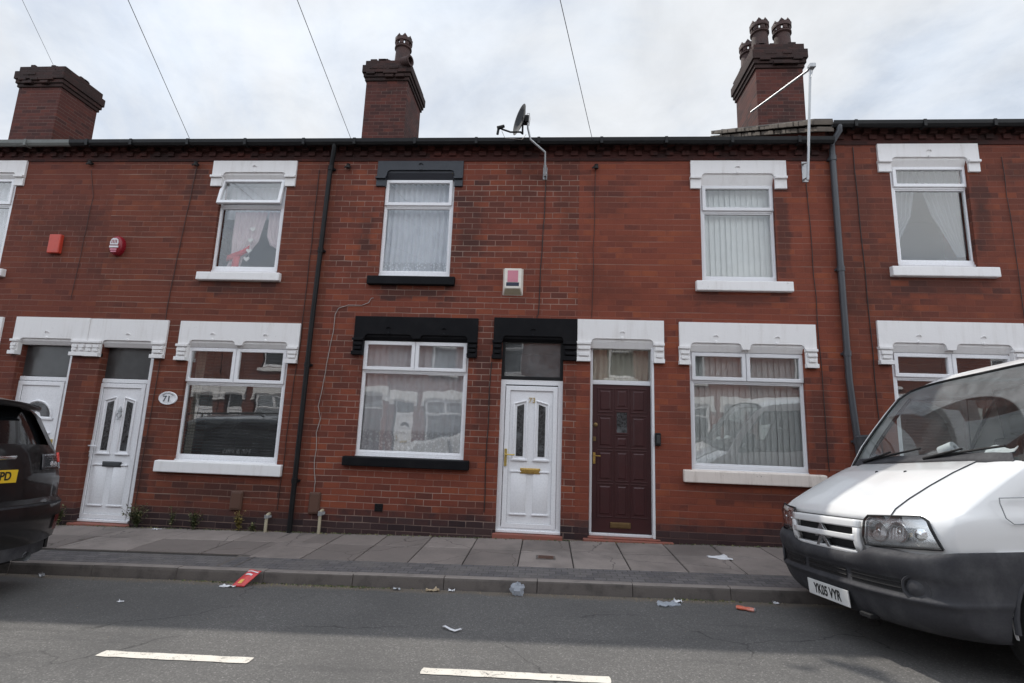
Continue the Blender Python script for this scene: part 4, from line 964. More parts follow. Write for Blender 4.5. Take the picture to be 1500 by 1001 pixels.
b = MB(); b.polyY([(-.06,.0),(.06,.0),(.065,.04),(.05,.085),(.025,.10),(-.025,.10),(-.05,.085),(-.065,.04)], -.105, -.097); b.box(-.07,.07,-.104,-.094,-.045,-.018); b.build('white_mark', M['paper'], t, recalc=True)
b = MB()
for x in (-.036, -.012, .012, .036): b.box(x-.006, x+.006, -.107, -.1045, .02, .075)
b.build('mark_strokes', M['red_alarm'], t)
b = MB(); b.box(-.055,.05,-.101,-.085,-.085,-.06); b.box(-.045,.04,-.097,-.082,-.115,-.095); b.build('pink_lettering', M['pink_label'], t)
t = thing('house_plaque', "oval white number plaque reading 71 on the brick between door and window", 'number plaque', (-5.46, 0, 1.665))
b = MB(); b.T = Matrix.Diagonal((1.5, 1, 1, 1)); b.lathe([(.095, 0), (.095, .008), (.088, .014), (.082, .010), (.0, .012)], 30, (0,0,0), (0,-1,0)); b.build('plate', M['plaque'], t, smooth=30)
text('numerals', '71', .115, M['plaque_ink'], t, frame_m((-.012, -.0135, -.012), (1,0,0), (0,0,1)), .0012, 1.1, .002)
b = MB()
for i in range(9):
    an = math.pi*(.25+.5*i/8); b.T = Matrix.Translation((.105*math.cos(an)*1.0, -.0125, .066*math.sin(an))) @ Matrix.Rotation(-(an-math.pi/2)*.6, 4, 'Y'); b.box(-.006,.006,-.001,.001,-.006,.006); b.T = None
b.build('border_pattern', M['plaque_ink'], t)
def meter(x0, x1, z0, z1, lab):
    t = thing('meter_box', lab, 'meter box', ((x0+x1)/2, 0, z0)); w2 = (x1-x0)/2
    b = MB(); b.box(-w2, w2, -.035, 0, 0, z1-z0); b.build('case', M['meter'], t, bev=.01); b = MB(); b.box(-w2+.015, w2-.015, -.042, -.034, .02, z1-z0-.02); b.build('lid', M['meter'], t, bev=.005)
meter(-4.33, -4.16, .17, .42, "brown plastic meter box under the wide window beside the oval plaque"); meter(-3.215, -3.06, .17, .455, "brown plastic meter box at the foot of the white cable right of the black pipe")
def gaspipe(x, ztop, zb, lab):
    t = thing('gas_pipe', lab, 'pipe', (x, 0, zb)); h = ztop-zb
    b = MB(); b.tube([(0, -.07, -.02), (0, -.07, h*.85), (0, -.065, h*.95), (0, -.03, h), (0, .0, h)], .021, 10); b.build('pipe', M['alarm_stain'], t, smooth=50)
    b = MB(); b.tube([(-.0, -.07, h*.80), (0, -.07, h*.98)], .032, 10); b.tube([(-.01, -.07, h*.9), (.06, -.06, h*.9)], .016, 8); b.box(.03,.055,-.085,-.04,h*.84,h*.97); b.build('valve', M['steel'], t, smooth=40)
gaspipe(-3.76, .14, -.09, "short pale gas pipe at the wall foot left of the black drainpipe"); gaspipe(-3.02, .22, -.07, "short pale gas pipe at the wall foot right of the black drainpipe")
b = MB(); b.box(-.055,.055,-.012,.0,0,.10)
for i in range(3): b.box(-.045,.045,-.016,-.011,.015+i*.028,.030+i*.028)
o = b.build('air_vent', M['black_plastic'], None); o.location = (-2.245, 0, .24); tag(o, "small dark air vent low on the wall under the black sill", 'vent')
t = thing('key_safe', "small black key safe on the white jamb right of the burgundy door", 'key safe', (1.475, 0, 1.25)); b = MB(); b.box(-.035,.035,-.06,0,0,.17); b.build('case', M['black_plastic'], t, bev=.012); b = MB(); b.box(-.024,.024,-.066,-.058,.03,.14); b.build('cover', M['gasket'], t, bev=.006)
def wall_cable(path, r, mat, lab, grp=None):
    P = Vector(path[0]); b = MB(); b.tube([Vector(p)-P for p in path], r, 6)
    o = b.build('cable', M[mat], None, smooth=60); o.location = P; return tag(o, lab, 'cable', grp)
rr = random.Random(11)
def run(x0, z0, x1, z1, n=9, y=-.012, j=.008): return [(x0+(x1-x0)*i/n+rr.uniform(-j, j), y, z0+(z1-z0)*i/n) for i in range(n+1)]
wall_cable([(-.10,-.10,5.05), (-.105,-.012,4.98)]+run(-.105,4.9,-.16,3.1)+[(-.165,-.012,3.0),(-.185,-.012,2.965)], .006, 'cable', "dark dish cable running down the brick right of the cream alarm box")
wall_cable(run(.625,5.24,.585,2.97), .0035, 'cable', "thin telephone cable down the brick above the burgundy door")
wall_cable([(-5.53,-.012,5.30)]+run(-5.535,5.2,-5.68,3.0,9)+run(-5.66,2.2,-5.72,-.02,8), .0055, 'cable_red', "dark cable down the brick left of the window with red ribbons")
wall_cable([(-2.56,.0,3.205), (-2.585,-.014,3.20), (-2.62,-.014,3.13), (-2.72,-.014,3.09), (-2.92,-.014,3.09), (-3.06,-.014,3.04), (-3.10,-.014,2.95)]+run(-3.105,2.7,-3.20,1.75,8,-.014,.006)+[(-3.22,-.014,1.62), (-3.17,-.014,1.45), (-3.21,-.014,1.25)]+run(-3.205,1.15,-3.16,.46,5,-.014,.012), .005, 'cable_white', "white wavy cable beside the black drainpipe running down to a brown meter box")
wall_cable(run(-.80,2.32,-.815,.30,9), .006, 'cable', "dark cable down the brick left of the white plastic door of the black lintelled house")
wall_cable(run(-3.56,5.2,-3.58,2.3,10)+run(-3.60,2.2,-3.66,.2,8), .006, 'cable_red', "dark cable down the brick just left of the black drainpipe")
wall_cable(run(3.60,5.0,3.66,1.0,12), .005, 'cable', "dark aerial cable down the brick left of the grey drainpipe")
wall_cable(run(4.27,5.55,4.34,.4,14), .006, 'cable', "dark cable down the brick right of the grey drainpipe")
wall_cable(run(6.25,5.4,6.28,3.1,8), .004, 'cable', "thin cable down the brick at the right edge of the photo")
wall_cable([(-7.28,-.012,5.2)]+run(-7.17,4.75,-7.22,3.1,7), .004, 'cable_red', "thin brown cable between the two red alarms")
def hook(x, z, lab):
    b = MB(); b.lathe([(.02, 0), (.02, .05)], 8, (0,0,0), (0,-1,0)); b.lathe([(.03, 0), (.034, .02), (.02, .04), (.03, .06), (.0, .075)], 10, (.0,-.05,-.035), (0,0,1)); b.tube([(-.02,-.05,0),(-.06,-.05,-.03)], .012, 6)
    o = b.build('cable_insulator', M['cable'], None, smooth=40); o.location = (x, 0, z); tag(o, lab, 'insulator')
hook(-7.285, 5.31, "dark cable insulator under the corbels above the two red alarms"); hook(-5.53, 5.29, "dark cable insulator under the corbels left of the white upper lintel")
hook(-3.10, 5.25, "dark cable insulator under the corbels right of the black drainpipe"); hook(.63, 5.24, "dark cable insulator under the corbels between dish and white upper lintel")
# telephone lines across the street
def overhead(a, b_, sag, lab):
    A, B = Vector(a), Vector(b_); n = 24; P = []
    for i in range(n+1):
        t = i/n; p = A.lerp(B, t); p.z -= sag*4*t*(1-t); P.append(p-A)
    m = MB(); m.tube(P, .004, 6); o = m.build('telephone_line', M['line_grey'], None, smooth=90); o.location = A; tag(o, lab, 'overhead cable')
# satellite dish on a cranked pole
t = thing('satellite_dish', "grey satellite dish seen edge on, on a cranked white pole above the gutter", 'satellite dish', (-.118, 0, 5.07))
O = Vector((-.118, 0, 5.07)); L_ = lambda *p: tuple(Vector(p)-O)
b = MB(); b.tube([L_(-.118,-.10,5.06), L_(-.12,-.16,5.20), L_(-.122,-.23,5.36), L_(-.335,-.33,5.50), L_(-.375,-.35,5.66), L_(-.39,-.36,5.84)], .015, 12); b.build('pole', M['steel'], t, smooth=40)
b = MB(); b.box(-.03,.03,-.012,0,-.02,.17); b.box(-.022,.022,-.12,-.006,.02,.035); b.box(-.022,.022,-.16,-.006,.11,.125); b.build('wall_bracket', M['steel'], t)
ax = Vector((-.88, -.45, .14)).normalized(); ctr = Vector((-.500, -.35, 5.80))-O
b = MB(); b.T = Matrix.Translation(ctr) @ ax.to_track_quat('Z', 'Y').to_matrix().to_4x4() @ Matrix.Diagonal((.93, 1.03, 1, 1))
b.lathe([(.0, -.050), (.08, -.044), (.15, -.026), (.21, .0), (.225, .006), (.21, .006), (.15, -.018), (.08, -.036), (.0, -.042)], 32, cap=False); b.build('reflector', M['dishgrey'] if 'dishgrey' in M else M['grey_pipe'], t, smooth=50, recalc=True)
b = MB(); c0 = ctr-ax*.05
b.box(c0.x-.01, c0.x+.06, c0.y-.03, c0.y+.03, c0.z-.05, c0.z+.05); b.tube([c0, Vector((-.40,-.355,5.80))-O], .022, 8); b.box(*[v for q in zip(Vector((-.42,-.39,5.75))-O, Vector((-.365,-.33,5.85))-O) for v in q])
b.tube([Vector((-.47,-.36,5.60))-O, Vector((-.62,-.40,5.575))-O, Vector((-.75,-.44,5.60))-O], .013, 8); b.tube([c0+Vector((.0,0,-.03)), Vector((-.45,-.35,5.575))-O, Vector((-.48,-.36,5.60))-O], .014, 8)
b.build('mount_arm', M['black_plastic'], t, smooth=40)
b = MB(); e = Vector((-.77,-.45,5.60))-O; b.tube([e+Vector((.06,.01,.045)), e+Vector((-.03,-.01,.0))], [.022, .03], 10); b.tube([e+Vector((-.02,0,-.01)), e+Vector((-.03,0,-.09))], .018, 8); b.build('receiver', M['black_plastic'], t, smooth=40)
b = MB(); b.tube([L_(-.74,-.43,5.57), L_(-.70,-.38,5.50), L_(-.55,-.30,5.53), L_(-.46,-.33,5.50), L_(-.40,-.33,5.58)], .004, 5); b.tube([L_(-.41,-.35,5.84), L_(-.39,-.35,5.90), L_(-.36,-.35,5.90), L_(-.35,-.355,5.80), L_(-.36,-.36,5.70)], .005, 5); b.build('lead', M['cable_white'], t)
# bare aerial boom on a leaning mast
t = thing('aerial_mast', "bare steel aerial mast with a slanting boom in front of the chimney with three pots", 'aerial', (3.60, 0, 5.05)); O = Vector((3.60, 0, 5.05))
b = MB(); b.tube([Vector((3.475,-.30,4.90))-O, Vector((3.585,-.35,6.62))-O], .017, 12); b.build('mast', M['steel'], t, smooth=40)
b = MB(); b.tube([Vector((3.60,-.37,6.565))-O, Vector((3.175,.72,6.60))-O], .0165, 8); b.build('boom', M['steel'], t, smooth=40)
b = MB(); q = Vector((3.59,-.36,6.57))-O; b.box(q.x-.04,q.x+.04,q.y-.05,q.y+.03,q.z-.02,q.z+.035); b.tube([q+Vector((-.05,0,.0)), q+Vector((.06,0,.01))], .008, 6); b.tube([q+Vector((.02,0,-.03)), q+Vector((-.02,-.02,-.17))], .006, 6); b.build('clamp', M['steel'], t)
b = MB(); b.box(-.05,.03,-.01,0,-.03,.28); b.add([(-.045,-.012,.24),(-.015,-.012,.24),(-.085,-.30,.10),(-.115,-.30,.10),(-.045,-.012,.25),(-.015,-.012,.25),(-.085,-.30,.11),(-.115,-.30,.11)], [(0,3,2,1),(4,5,6,7),(0,1,5,4),(1,2,6,5),(2,3,7,6),(3,0,4,7)])
b.add([(-.045,-.012,.0),(-.015,-.012,.0),(-.10,-.30,-.11),(-.13,-.30,-.11),(-.045,-.012,.01),(-.015,-.012,.01),(-.10,-.30,-.10),(-.13,-.30,-.10)], [(0,3,2,1),(4,5,6,7),(0,1,5,4),(1,2,6,5),(2,3,7,6),(3,0,4,7)]); b.tube([(-.10,-.30,.10),(-.115,-.30,-.11)], .012, 6); b.build('wall_bracket', M['steel'], t)
overhead((-12.2, 3.5, 9.6), (1.29, -13.4, 5.6), .0, "thin telephone line ending at the far left chimney")
overhead((-5.60, -.15, 5.62), (.42, -13.4, 5.6), .0, "thin telephone line, second from the left of four across the sky")
overhead((-3.05, -.15, 5.62), (-.9, -13.4, 5.6), .0, "thin telephone line ending near the top of the black drainpipe")
overhead((.565, -.15, 5.58), (-2.25, -13.4, 5.6), .0, "thin telephone line, rightmost of the four across the sky")
# ------------------------------------------------------------------ vehicles
def car_paint(name, col, rough=.18, dirt=.15, dc=None):
    m, N = new_mat(name)
    g = N.n('ShaderNodeTexCoord').outputs['Object']
    a = N.noise(g, 4, 5, .65); s = N.n('ShaderNodeSeparateXYZ'); N.setin(s, 0, g)
    low = N.mrange(N.math('ADD', s.outputs[2], N.math('MULTIPLY', a, .5)), 1.0, .45, 0, 1)   # road film thrown up along the lower body
    f = N.math('MULTIPLY', N.math('ADD', N.mrange(a, .45, .75, 0, .22), low), dirt)
    cc = N.mix(f, c4(col), c4(dc or tuple(x*.5+.05 for x in col)))
    principled(N, cc, N.mrange(a, .3, .7, rough, rough+.14), spec=.5, coat=.6)
    return m
M['van_white'] = car_paint("white_van_paint", (.75, .75, .745), .28, .28, (.40, .38, .35))
M['van_grey'] = simple("grey_bumper_plastic", (.040, .040, .045), .72, dirt=.5, scale=5, bump=.2, spec=.3, dirtcol=(.11, .11, .112))
M['car_black'] = car_paint("black_car_paint", (.005, .005, .006), .30, .06, (.05, .045, .04))
M['car_silver'] = car_paint("silver_car_paint", (.55, .56, .58), .25, .1)
M['priv'] = simple("privacy_glass", (.008, .009, .010), .05, dirt=.1, bump=0, spec=.7)
M['side_glass'] = glass_mat("van_side_glass", .08, (.80, .86, .85), wav=.4, dirt=.06)
m, N = new_mat("windscreen_glass")       # dusty screen with the two clean sweeps of the wipers
g = N.n('ShaderNodeTexCoord').outputs['Object']; s_ = N.n('ShaderNodeSeparateXYZ'); N.setin(s_, 0, g); pos = N.n('ShaderNodeNewGeometry').outputs['Position']
along = N.math('MULTIPLY', N.math('SUBTRACT', s_.outputs[2], 1.33), 1.42)
def sweep(pu, r0, r1):
    du = N.math('SUBTRACT', s_.outputs[1], pu); d = N.math('SQRT', N.math('ADD', N.math('MULTIPLY', du, du), N.math('MULTIPLY', along, along)))
    return N.math('MULTIPLY', N.mrange(d, r1, r1-.02, 0, 1), N.mrange(d, r0, r0+.03, 0, 1))
clean = N.math('MAXIMUM', sweep(.12, .12, .74), sweep(-.62, .12, .66)); dust = N.noise(g, 6, 6, .7)
dirt = N.math('ADD', N.math('MULTIPLY', N.math('SUBTRACT', 1.0, clean), N.mrange(dust, .3, .7, .20, .34)), N.mrange(dust, .3, .75, .01, .07))
tr = N.n('ShaderNodeBsdfTransparent', i_Color=(.82, .87, .86, 1)); gl = N.n('ShaderNodeBsdfGlossy', i_Roughness=.01); df = N.n('ShaderNodeBsdfDiffuse', i_Color=(.36, .38, .39, 1))
lw = N.n('ShaderNodeLayerWeight', i_Blend=.18); mx = N.n('ShaderNodeMixShader'); N.setin(mx, 0, N.math('ADD', N.math('MULTIPLY', lw.outputs['Facing'], .4), .07, clamp=True)); N.setin(mx, 1, tr.outputs[0]); N.setin(mx, 2, gl.outputs[0])
m2 = N.n('ShaderNodeMixShader'); N.setin(m2, 0, dirt); N.setin(m2, 1, mx.outputs[0]); N.setin(m2, 2, df.outputs[0]); o = N.n('ShaderNodeOutputMaterial'); N.setin(o, 0, m2.outputs[0]); M['screen'] = m
M['lamp_glass'] = glass_mat("headlamp_glass", .10, (.92, .93, .93), wav=.3)
M['emblem'] = simple('dull_chrome', (.34, .35, .36), .3, .9, dirt=.3)
M['tyre'] = simple("tyre_rubber", (.018, .018, .018), .85, dirt=.5, scale=9, dirtcol=(.05, .047, .042))
M['rim'] = simple("wheel_steel", (.35, .36, .37), .45, .6, dirt=.5, scale=8)
M['plate_white'] = simple("white_number_plate", (.72, .72, .70), .35, dirt=.35, scale=12); M['plate_yellow'] = simple("yellow_number_plate", (.80, .52, .03), .35, dirt=.2, scale=12)
M['plate_ink'] = simple("plate_black", (.012, .012, .012), .5)
M['interior'] = simple("cab_interior", (.035, .036, .038), .8); M['lamp_red'] = simple("red_lamp", (.10, .008, .008), .15, dirt=.1); M['lamp_red_bright'] = simple("bright_red_lamp", (.8, .06, .04), .2)
M['lamp_clear'] = simple("clear_lamp", (.72, .73, .75), .16, .75, dirt=.35, scale=16); M['slot'] = simple("dark_slot", (.008, .008, .009), .7)

def lerp_t(tab, h):
    if h <= tab[0][0]: return tab[0][1:]
    for a, b in zip(tab, tab[1:]):
        if h <= b[0]:
            f = (h-a[0])/(b[0]-a[0]); return tuple(x*(1-f)+y*f for x, y in zip(a[1:], b[1:]))
    return tab[-1][1:]
def tcols(n): return [math.copysign(1-(1-abs(t))**1.7, t) for t in [2*i/n-1 for i in range(n+1)]]
def rowpts(st, T, p, q):
    hE, fC, fE, hC, w_ = st
    if q == 'r': return [(fE+(fC-fE)*plan(abs(t), p), w_*t, hE+(hC-hE)*plan(abs(t), 5.0, 2.0)) for t in T]
    return [(fC+(fE-fC)*abs(t)**p, w_*t, hC+(hE-hC)*abs(t)**q) for t in T]
def plan(t, a, b=1.5): return max(0.0, 1-min(t, 1)**a)**(1/b)      # rounded corner: meets the side without a crease
def wheel(parent, name, f, u, h, r, wd, side, org=(0,0,0)):
    t = MB(); t.lathe([(r*.62, -wd/2), (r*.93, -wd/2), (r, -wd*.36), (r, wd*.36), (r*.93, wd/2), (r*.62, wd/2)], 36, (f, u, h), (0,1,0), cap=False); 
    wo_ = t.build(name, M['tyre'], parent, org, smooth=40)
    b = MB(); s = side; b.lathe([(r*.64, wd*.45*s), (r*.6, wd*.5*s), (r*.55, wd*.38*s), (r*.3, wd*.30*s), (r*.28, wd*.42*s), (.0, wd*.44*s)], 30, (f, u, h), (0,1,0), cap=False)
    for k in range(10):
        a = 2*math.pi*k/10; b.lathe([(.018, 0), (.018, .006*s)], 8, (f+r*.45*math.cos(a), u+wd*.355*s, h+r*.45*math.sin(a)), (0,1,0))
    b.build('rim', M['rim'], wo_, org, smooth=40, recalc=True); return wo_
def panel_with_arches(f0, f1, h0, h1, arches, u, thick, n=14):
    pts = [(f1, h1), (f0, h1), (f0, h0)]
    for c, r, hc in arches:          # arches listed from f0 towards f1
        d = math.sqrt(max(r*r-(hc-h0)**2, 0)) if h0 > hc else r
        a0 = math.atan2(h0-hc, -d) if h0 > hc else math.pi
        if h0 <= hc: pts.append((c-r if f0 < f1 else c+r, h0))
        for i in range(n+1):
            an = math.pi-math.pi*i/n; pts.append((c+(r*math.cos(an) if f0 < f1 else -r*math.cos(an)), hc+r*math.sin(an)))
        if h0 <= hc: pts.append((c+r if f0 < f1 else c-r, h0))
    pts.append((f1, h0)); return pts

# ---- white panel van, nose towards the left of the view
VQ = (2.27, -2.75, -.128); yw, rl, pt = .075, .085, -.055
Fv = Vector((-math.cos(yw)*math.cos(pt), -math.sin(yw)*math.cos(pt), math.sin(pt))); U0 = Vector((0,0,1)).cross(Fv).normalized(); H0 = Fv.cross(U0)
Uv = math.cos(rl)*U0+math.sin(rl)*H0; Hv = -math.sin(rl)*U0+math.cos(rl)*H0
van = thing('parked_van', "white panel van with grey bumper parked at the kerb facing left", 'van')
vm = Matrix((Fv, Uv, Hv)).transposed().to_4x4(); vm.translation = VQ; van.matrix_world = vm
LB = -4.75
#        hE    fC    fE    hC     w
VS = [(.78, -.03, -.27, .70, .975), (.86, -.012, -.245, .80, .98), (.93, -.03, -.25, .915, .98), (.985, -.055, -.275, .965, .972), (1.005, -.105, -.34, 1.02, .966),
      (1.05, -.22, -.43, 1.085, .958), (1.125, -.40, -.56, 1.17, .948), (1.205, -.60, -.70, 1.255, .94), (1.275, -.80, -.83, 1.325, .928), (1.315, -.87, -.89, 1.352, .912),
      (1.50, -1.02, -1.00, 1.51, .875), (1.66, -1.18, -1.13, 1.68, .85), (1.82, -1.345, -1.27, 1.85, .825), (1.95, -1.48, -1.39, 1.985, .80), (2.015, -1.58, -1.50, 2.07, .775), (2.06, -1.68, -1.62, 2.13, .75), (2.085, -1.95, -1.95, 2.165, .74)]
T = tcols(36)
RW = [rowpts(s, T, 3.0, 'r') if i < 9 else rowpts(s, T, 2.4, 4.0) for i, s in enumerate(VS)]
CI = 9; TI = 14     # cowl row, screen top row
def fas_f(u, h, add=0.0):
    fC, fE, hC, w_ = lerp_t([(s[3],)+(s[1], s[2], s[3], s[4]) for s in VS[:6]], h); return fE+(fC-fE)*plan(abs(u)/w_, 3.0)+add
b = MB()
b.grid(RW[:CI+1], flip=True)                                  # face and bonnet
b.grid(RW[CI:TI+1], skip=lambda i, j: abs(T[j]) < .955 and abs(T[j+1]) < .955 and i < TI-CI, flip=True)   # pillars
b.grid(RW[TI:], flip=True)
roof_back = [(LB, u, h) for f, u, h in RW[-1]]
b.grid([RW[-1], roof_back], flip=True)
b.grid([[(LB, u, h) for f, u, h in RW[-1]], [(LB, u*1.3, .80) for f, u, h in RW[-1]]], flip=True)
fr = [0, .04, .09, .15, .22, .30, .42, .50, .52, .70, 1.0]
for sg in (1, -1):
    rows = []
    for s in VS:
        hE, fC, fE, hC, w_ = s
        bulge = .015*math.sin(math.pi*min(1, (hE-.78)/.6)) if hE < 1.38 else 0
        rows.append([(fE+(LB-fE)*x, sg*(w_+bulge*min(1, x*8)), hE) for x in fr])
    rows[-1] = [(fE+(LB-fE)*x, sg*VS[-1][4], VS[-1][0]) for x in fr]
    b.grid(rows, skip=lambda i, j: 9 <= i <= 12 and 1 <= j <= 4, flip=(sg < 0))
body = b.build('body', M['van_white'], van, smooth=75, merge=.0015, recalc=True)
# door windows
for sg in (1, -1):
    g_ = MB(); rows = []
    for s in VS[9:14]:
        hE, fC, fE, hC, w_ = s; rows.append([(fE+(LB-fE)*x, sg*(w_-.008), hE) for x in fr[1:6]])
    g_.grid(rows, flip=(sg < 0)); g_.build('door_window', M['side_glass'], van, smooth=60)
    e = MB(); R0 = [rows[0], rows[-1]]
    loop = rows[0]+[r[-1] for r in rows[1:]]+rows[-1][::-1][1:]+[r[0] for r in rows[::-1][1:]]
    e.tube([(f, u*1.004, h) for f, u, h in loop], .016, 6); e.build('window_seal', M['slot'], van, smooth=60)
# windscreen with dark edge band
sc_ = MB(); rows = []
for s in VS[CI:TI+1]:
    rows.append(rowpts(s, [t*.957 for t in T], 2.4, 4.0))
rows = [[(f-.006, u, h-.004) for f, u, h in r] for r in rows]
sc_.grid(rows, flip=True); sc_.build('windscreen', M['screen'], van, smooth=180)
sl_ = MB(); loop = [rows[0][0]]+[r[0] for r in rows[1:]]+rows[-1][1:]+[r[-1] for r in rows[::-1][1:]]
sl_.tube([(f+.006, u, h+.003) for f, u, h in loop], .011, 6); sl_.build('screen_seal', M['slot'], van, smooth=60)
# black cowl panel under the screen and wipers
cw = MB(); rows = [[(f+.012-.0, u*.90, h+.012) for f, u, h in rowpts(s, T, 2.4, 4.0)] for s in (VS[8], VS[9], (1.365, -.90, -.91, 1.378, .885))]
cw.grid(rows, flip=True); cw.build('cowl_panel', M['van_grey'], van, smooth=60, solid=.004)
def on_screen(u, k, off=.02):       # k 0 base..1 top
    i = CI+k*(TI-CI); i0 = min(int(i), TI-1); f = i-i0
    P = [(a*(1-f)+c*f) for a, c in zip(VS[i0], VS[i0+1])]; w_ = P[4]; t = min(1, abs(u)/w_)
    return Vector((P[1]+(P[2]-P[1])*t**2.4+off*.7, u, P[3]+(P[0]-P[3])*t**4+off*.7))
for (pu, tu, ku) in ((.12, .74, .075), (-.62, -.02, .085)):
    wp = MB(); piv = on_screen(pu, -.08, .03); mid = on_screen((pu+tu)/2, ku*.7, .045); tip = on_screen(tu, ku, .03)
    wp.tube([piv, piv.lerp(mid, .5), mid], [.014, .010, .008], 8)
    wp.tube([on_screen(pu+(tu-pu)*x, -.01+(ku+.02)*x, .028) for x in (.05, .3, .5, .75, 1.0)], .009, 6)
    wp.build('wiper', M['slot'], van, smooth=50)
# bonnet skin with shut lines and washer nozzles
bn = MB(); TB = [t*.655 for t in tcols(24)]
bst = [(.955, -.045, -.27, .935, .975)]+VS[3:9]
brow = [[(f+.004, u, h+.005) for f, u, h in rowpts(s, TB, 3.0, 'r')] for s in bst]
bn.grid(brow, flip=True); bon = bn.build('bonnet', M['van_white'], van, smooth=60, solid=.004)
sm = MB(); loop = [r[0] for r in brow[::-1]]+brow[0][1:]+[r[-1] for r in brow[1:]]
sm.tube([(f+.0005, u, h-.002) for f, u, h in loop], .0035, 6); sm.build('shut_line', M['slot'], bon)
for u in (-.13, .19):
    z = MB(); i = 6; f, uu, h = rowpts(VS[7], [u/.93], 3.0, 'r')[0]; z.lathe([(.014, -.01), (.013, .012), (.006, .018)], 10, (f, uu, h), (.35, 0, 1)); z.build('washer_nozzle', M['slot'], bon, smooth=40)
# grille
gr = MB()
def gpanel(mb, u0, u1, h0, h1, add, n=14, m=4):
    mb.grid([[(fas_f(u0+(u1-u0)*i/n, h0+(h1-h0)*k/m, add), u0+(u1-u0)*i/n, h0+(h1-h0)*k/m) for i in range(n+1)] for k in range(m+1)])
for (u0, u1, h0, h1) in ((-.43,.43,.878,.925), (-.40,.40,.795,.830), (-.39,.39,.690,.728), (-.43,-.385,.728,.878), (.385,.43,.728,.878)): gpanel(gr, u0, u1, h0, h1, .018)
gro = gr.build('grille', M['van_white'], van, smooth=50, solid=-.035)
for h0, h1 in ((.726, .797), (.828, .880)):
    for u0, u1 in ((-.388, .388),):
        q = MB(); gpanel(q, u0, u1, h0, h1, .004); q.build('grille_slot', M['slot'], gro, smooth=50)
em = MB()
for dz in (0, .066):
    pts = [(-.098, .712+dz), (-.054, .712+dz), (0, .775+dz), (.054, .712+dz), (.098, .712+dz), (0, .828+dz)]
    em.prism([(u, h-.0) for u, h in pts], (0,1,0), (0,0,1), (.024, 0, 0), (fas_f(0, .80)+.016, 0, .0))
em.build('emblem', M['emblem'], van, bev=.004, recalc=True)
# headlamps
for sg in (1, -1):
    out = [(.445, .772), (.93, .795), (.905, .90), (.85, .965), (.80, .975), (.52, .955), (.475, .93)]
    def pin(mb, add, shrink=0.0, nU=14, nH=8):
        rows = []
        for k in range(nH+1):
            h = .775+(.968-.775)*k/nH; lo = .448+max(0, (h-.80))*.12+max(0, h-.93)**2*14; hi = .938-max(0, h-.79)*.30-max(0, h-.925)**2*18; rr_ = []
            for i in range(nU+1):
                u = lo+(hi-lo)*i/nU; u = .5*(lo+hi)+(u-.5*(lo+hi))*(1-shrink); hh = .5*(.775+.968)+(h-.5*(.775+.968))*(1-shrink)
                hb = hh+.022*(u-.44)/.5; rr_.append((fas_f(u, hb-.02, add), sg*u, hb))
            rows.append(rr_)
        mb.grid(rows, flip=(sg < 0)); return rows
    hl = MB(); hl.cur = 0; rows = pin(hl, -.0+.006); ho = hl.build('headlamp', M['lamp_clear'], van, smooth=60)
    for uc, hc, r in ((.57, .875, .075), (.72, .88, .068)):
        bw = MB(); f = fas_f(uc, hc-.02, .004); bw.lathe([(r, .008), (r*.92, .010), (r*.7, .003), (r*.35, .0), (.014, .002), (.012, .008), (.0, .010)], 24, (f, sg*uc, hc), (1, .18*sg, 0), cap=False); bw.build('reflector', M['chrome'], ho, smooth=50, recalc=True)
    ind = MB(); f = fas_f(.85, .86, .006); ind.lathe([(.04, .0), (.03, .006), (.0, .008)], 14, (f, sg*.85, .875), (.8, .6*sg, 0)); ind.build('indicator', M['orange_lens'] if 'orange_lens' in M else M['chrome'], ho, smooth=50)
    cv_ = MB(); rows = pin(cv_, .032); cv_.build('lens', M['lamp_glass'], ho, smooth=60)
    rim_ = MB(); loop = rows[0]+[r[-1] for r in rows[1:]]+rows[-1][::-1][1:]+[r[0] for r in rows[::-1][1:]]
    rim_.tube([(f-.012, u, h) for f, u, h in loop], .008, 6); rim_.build('lamp_seal', M['slot'], ho, smooth=60)
# bumper: upper lip, recessed band with intakes, ledge, lower apron
BS = [(.27, -.06, -.40, .275, .955), (.315, -.01, -.26, .305, .975), (.40, .028, -.205, .40, .985), (.452, .036, -.20, .458, .99), (.475, .062, -.185, .482, .998), (.495, .055, -.19, .498, .998), (.505, .028, -.20, .506, .992),
      (.60, .024, -.20, .602, .992), (.625, .052, -.19, .62, .998), (.70, .055, -.19, .665, 1.0), (.765, .045, -.195, .692, 1.0), (.785, .02, -.215, .705, .992)]
def bump_f(u, h, add=0.0):
    fC, fE, w_ = lerp_t([(s[3], s[1], s[2], s[4]) for s in BS], h); return fE+(fC-fE)*plan(abs(u)/w_, 3.0)+add
bp = MB(); rows = [[(s[2]+(s[1]-s[2])*plan(abs(t), 3.0), s[4]*t, s[3]+(s[0]-s[3])*abs(t)**3) for t in T] for s in BS]
for k, top in ((-3, .705), (-2, .748), (-1, .772)):       # the lip steps up on either side of the grille to meet the lamps
    for j, (f, u, h) in enumerate(rows[k]):
        e = min(1, max(0, (abs(u)-.405)/.055)); e = e*e*(3-2*e)*min(1, max(0, (.985-abs(u))/.30)); rows[k][j] = (f+e*(.012 if k < -1 else -.025), u, max(h, h*(1-e)+max(h, top)*e))
bp.grid(rows, flip=True)
for sg in (1, -1):
    rows = [[(s[2], sg*s[4], s[0]), (s[2]-.08, sg*(s[4]+.006), s[0]), (-.88+math.sqrt(max(.0001, .44**2-(s[0]-.30)**2)), sg*(s[4]+.008), s[0])] for s in BS]
    bp.grid(rows, flip=(sg < 0))
bpo = bp.build('bumper', M['van_grey'], van, smooth=180, merge=.001, recalc=True)
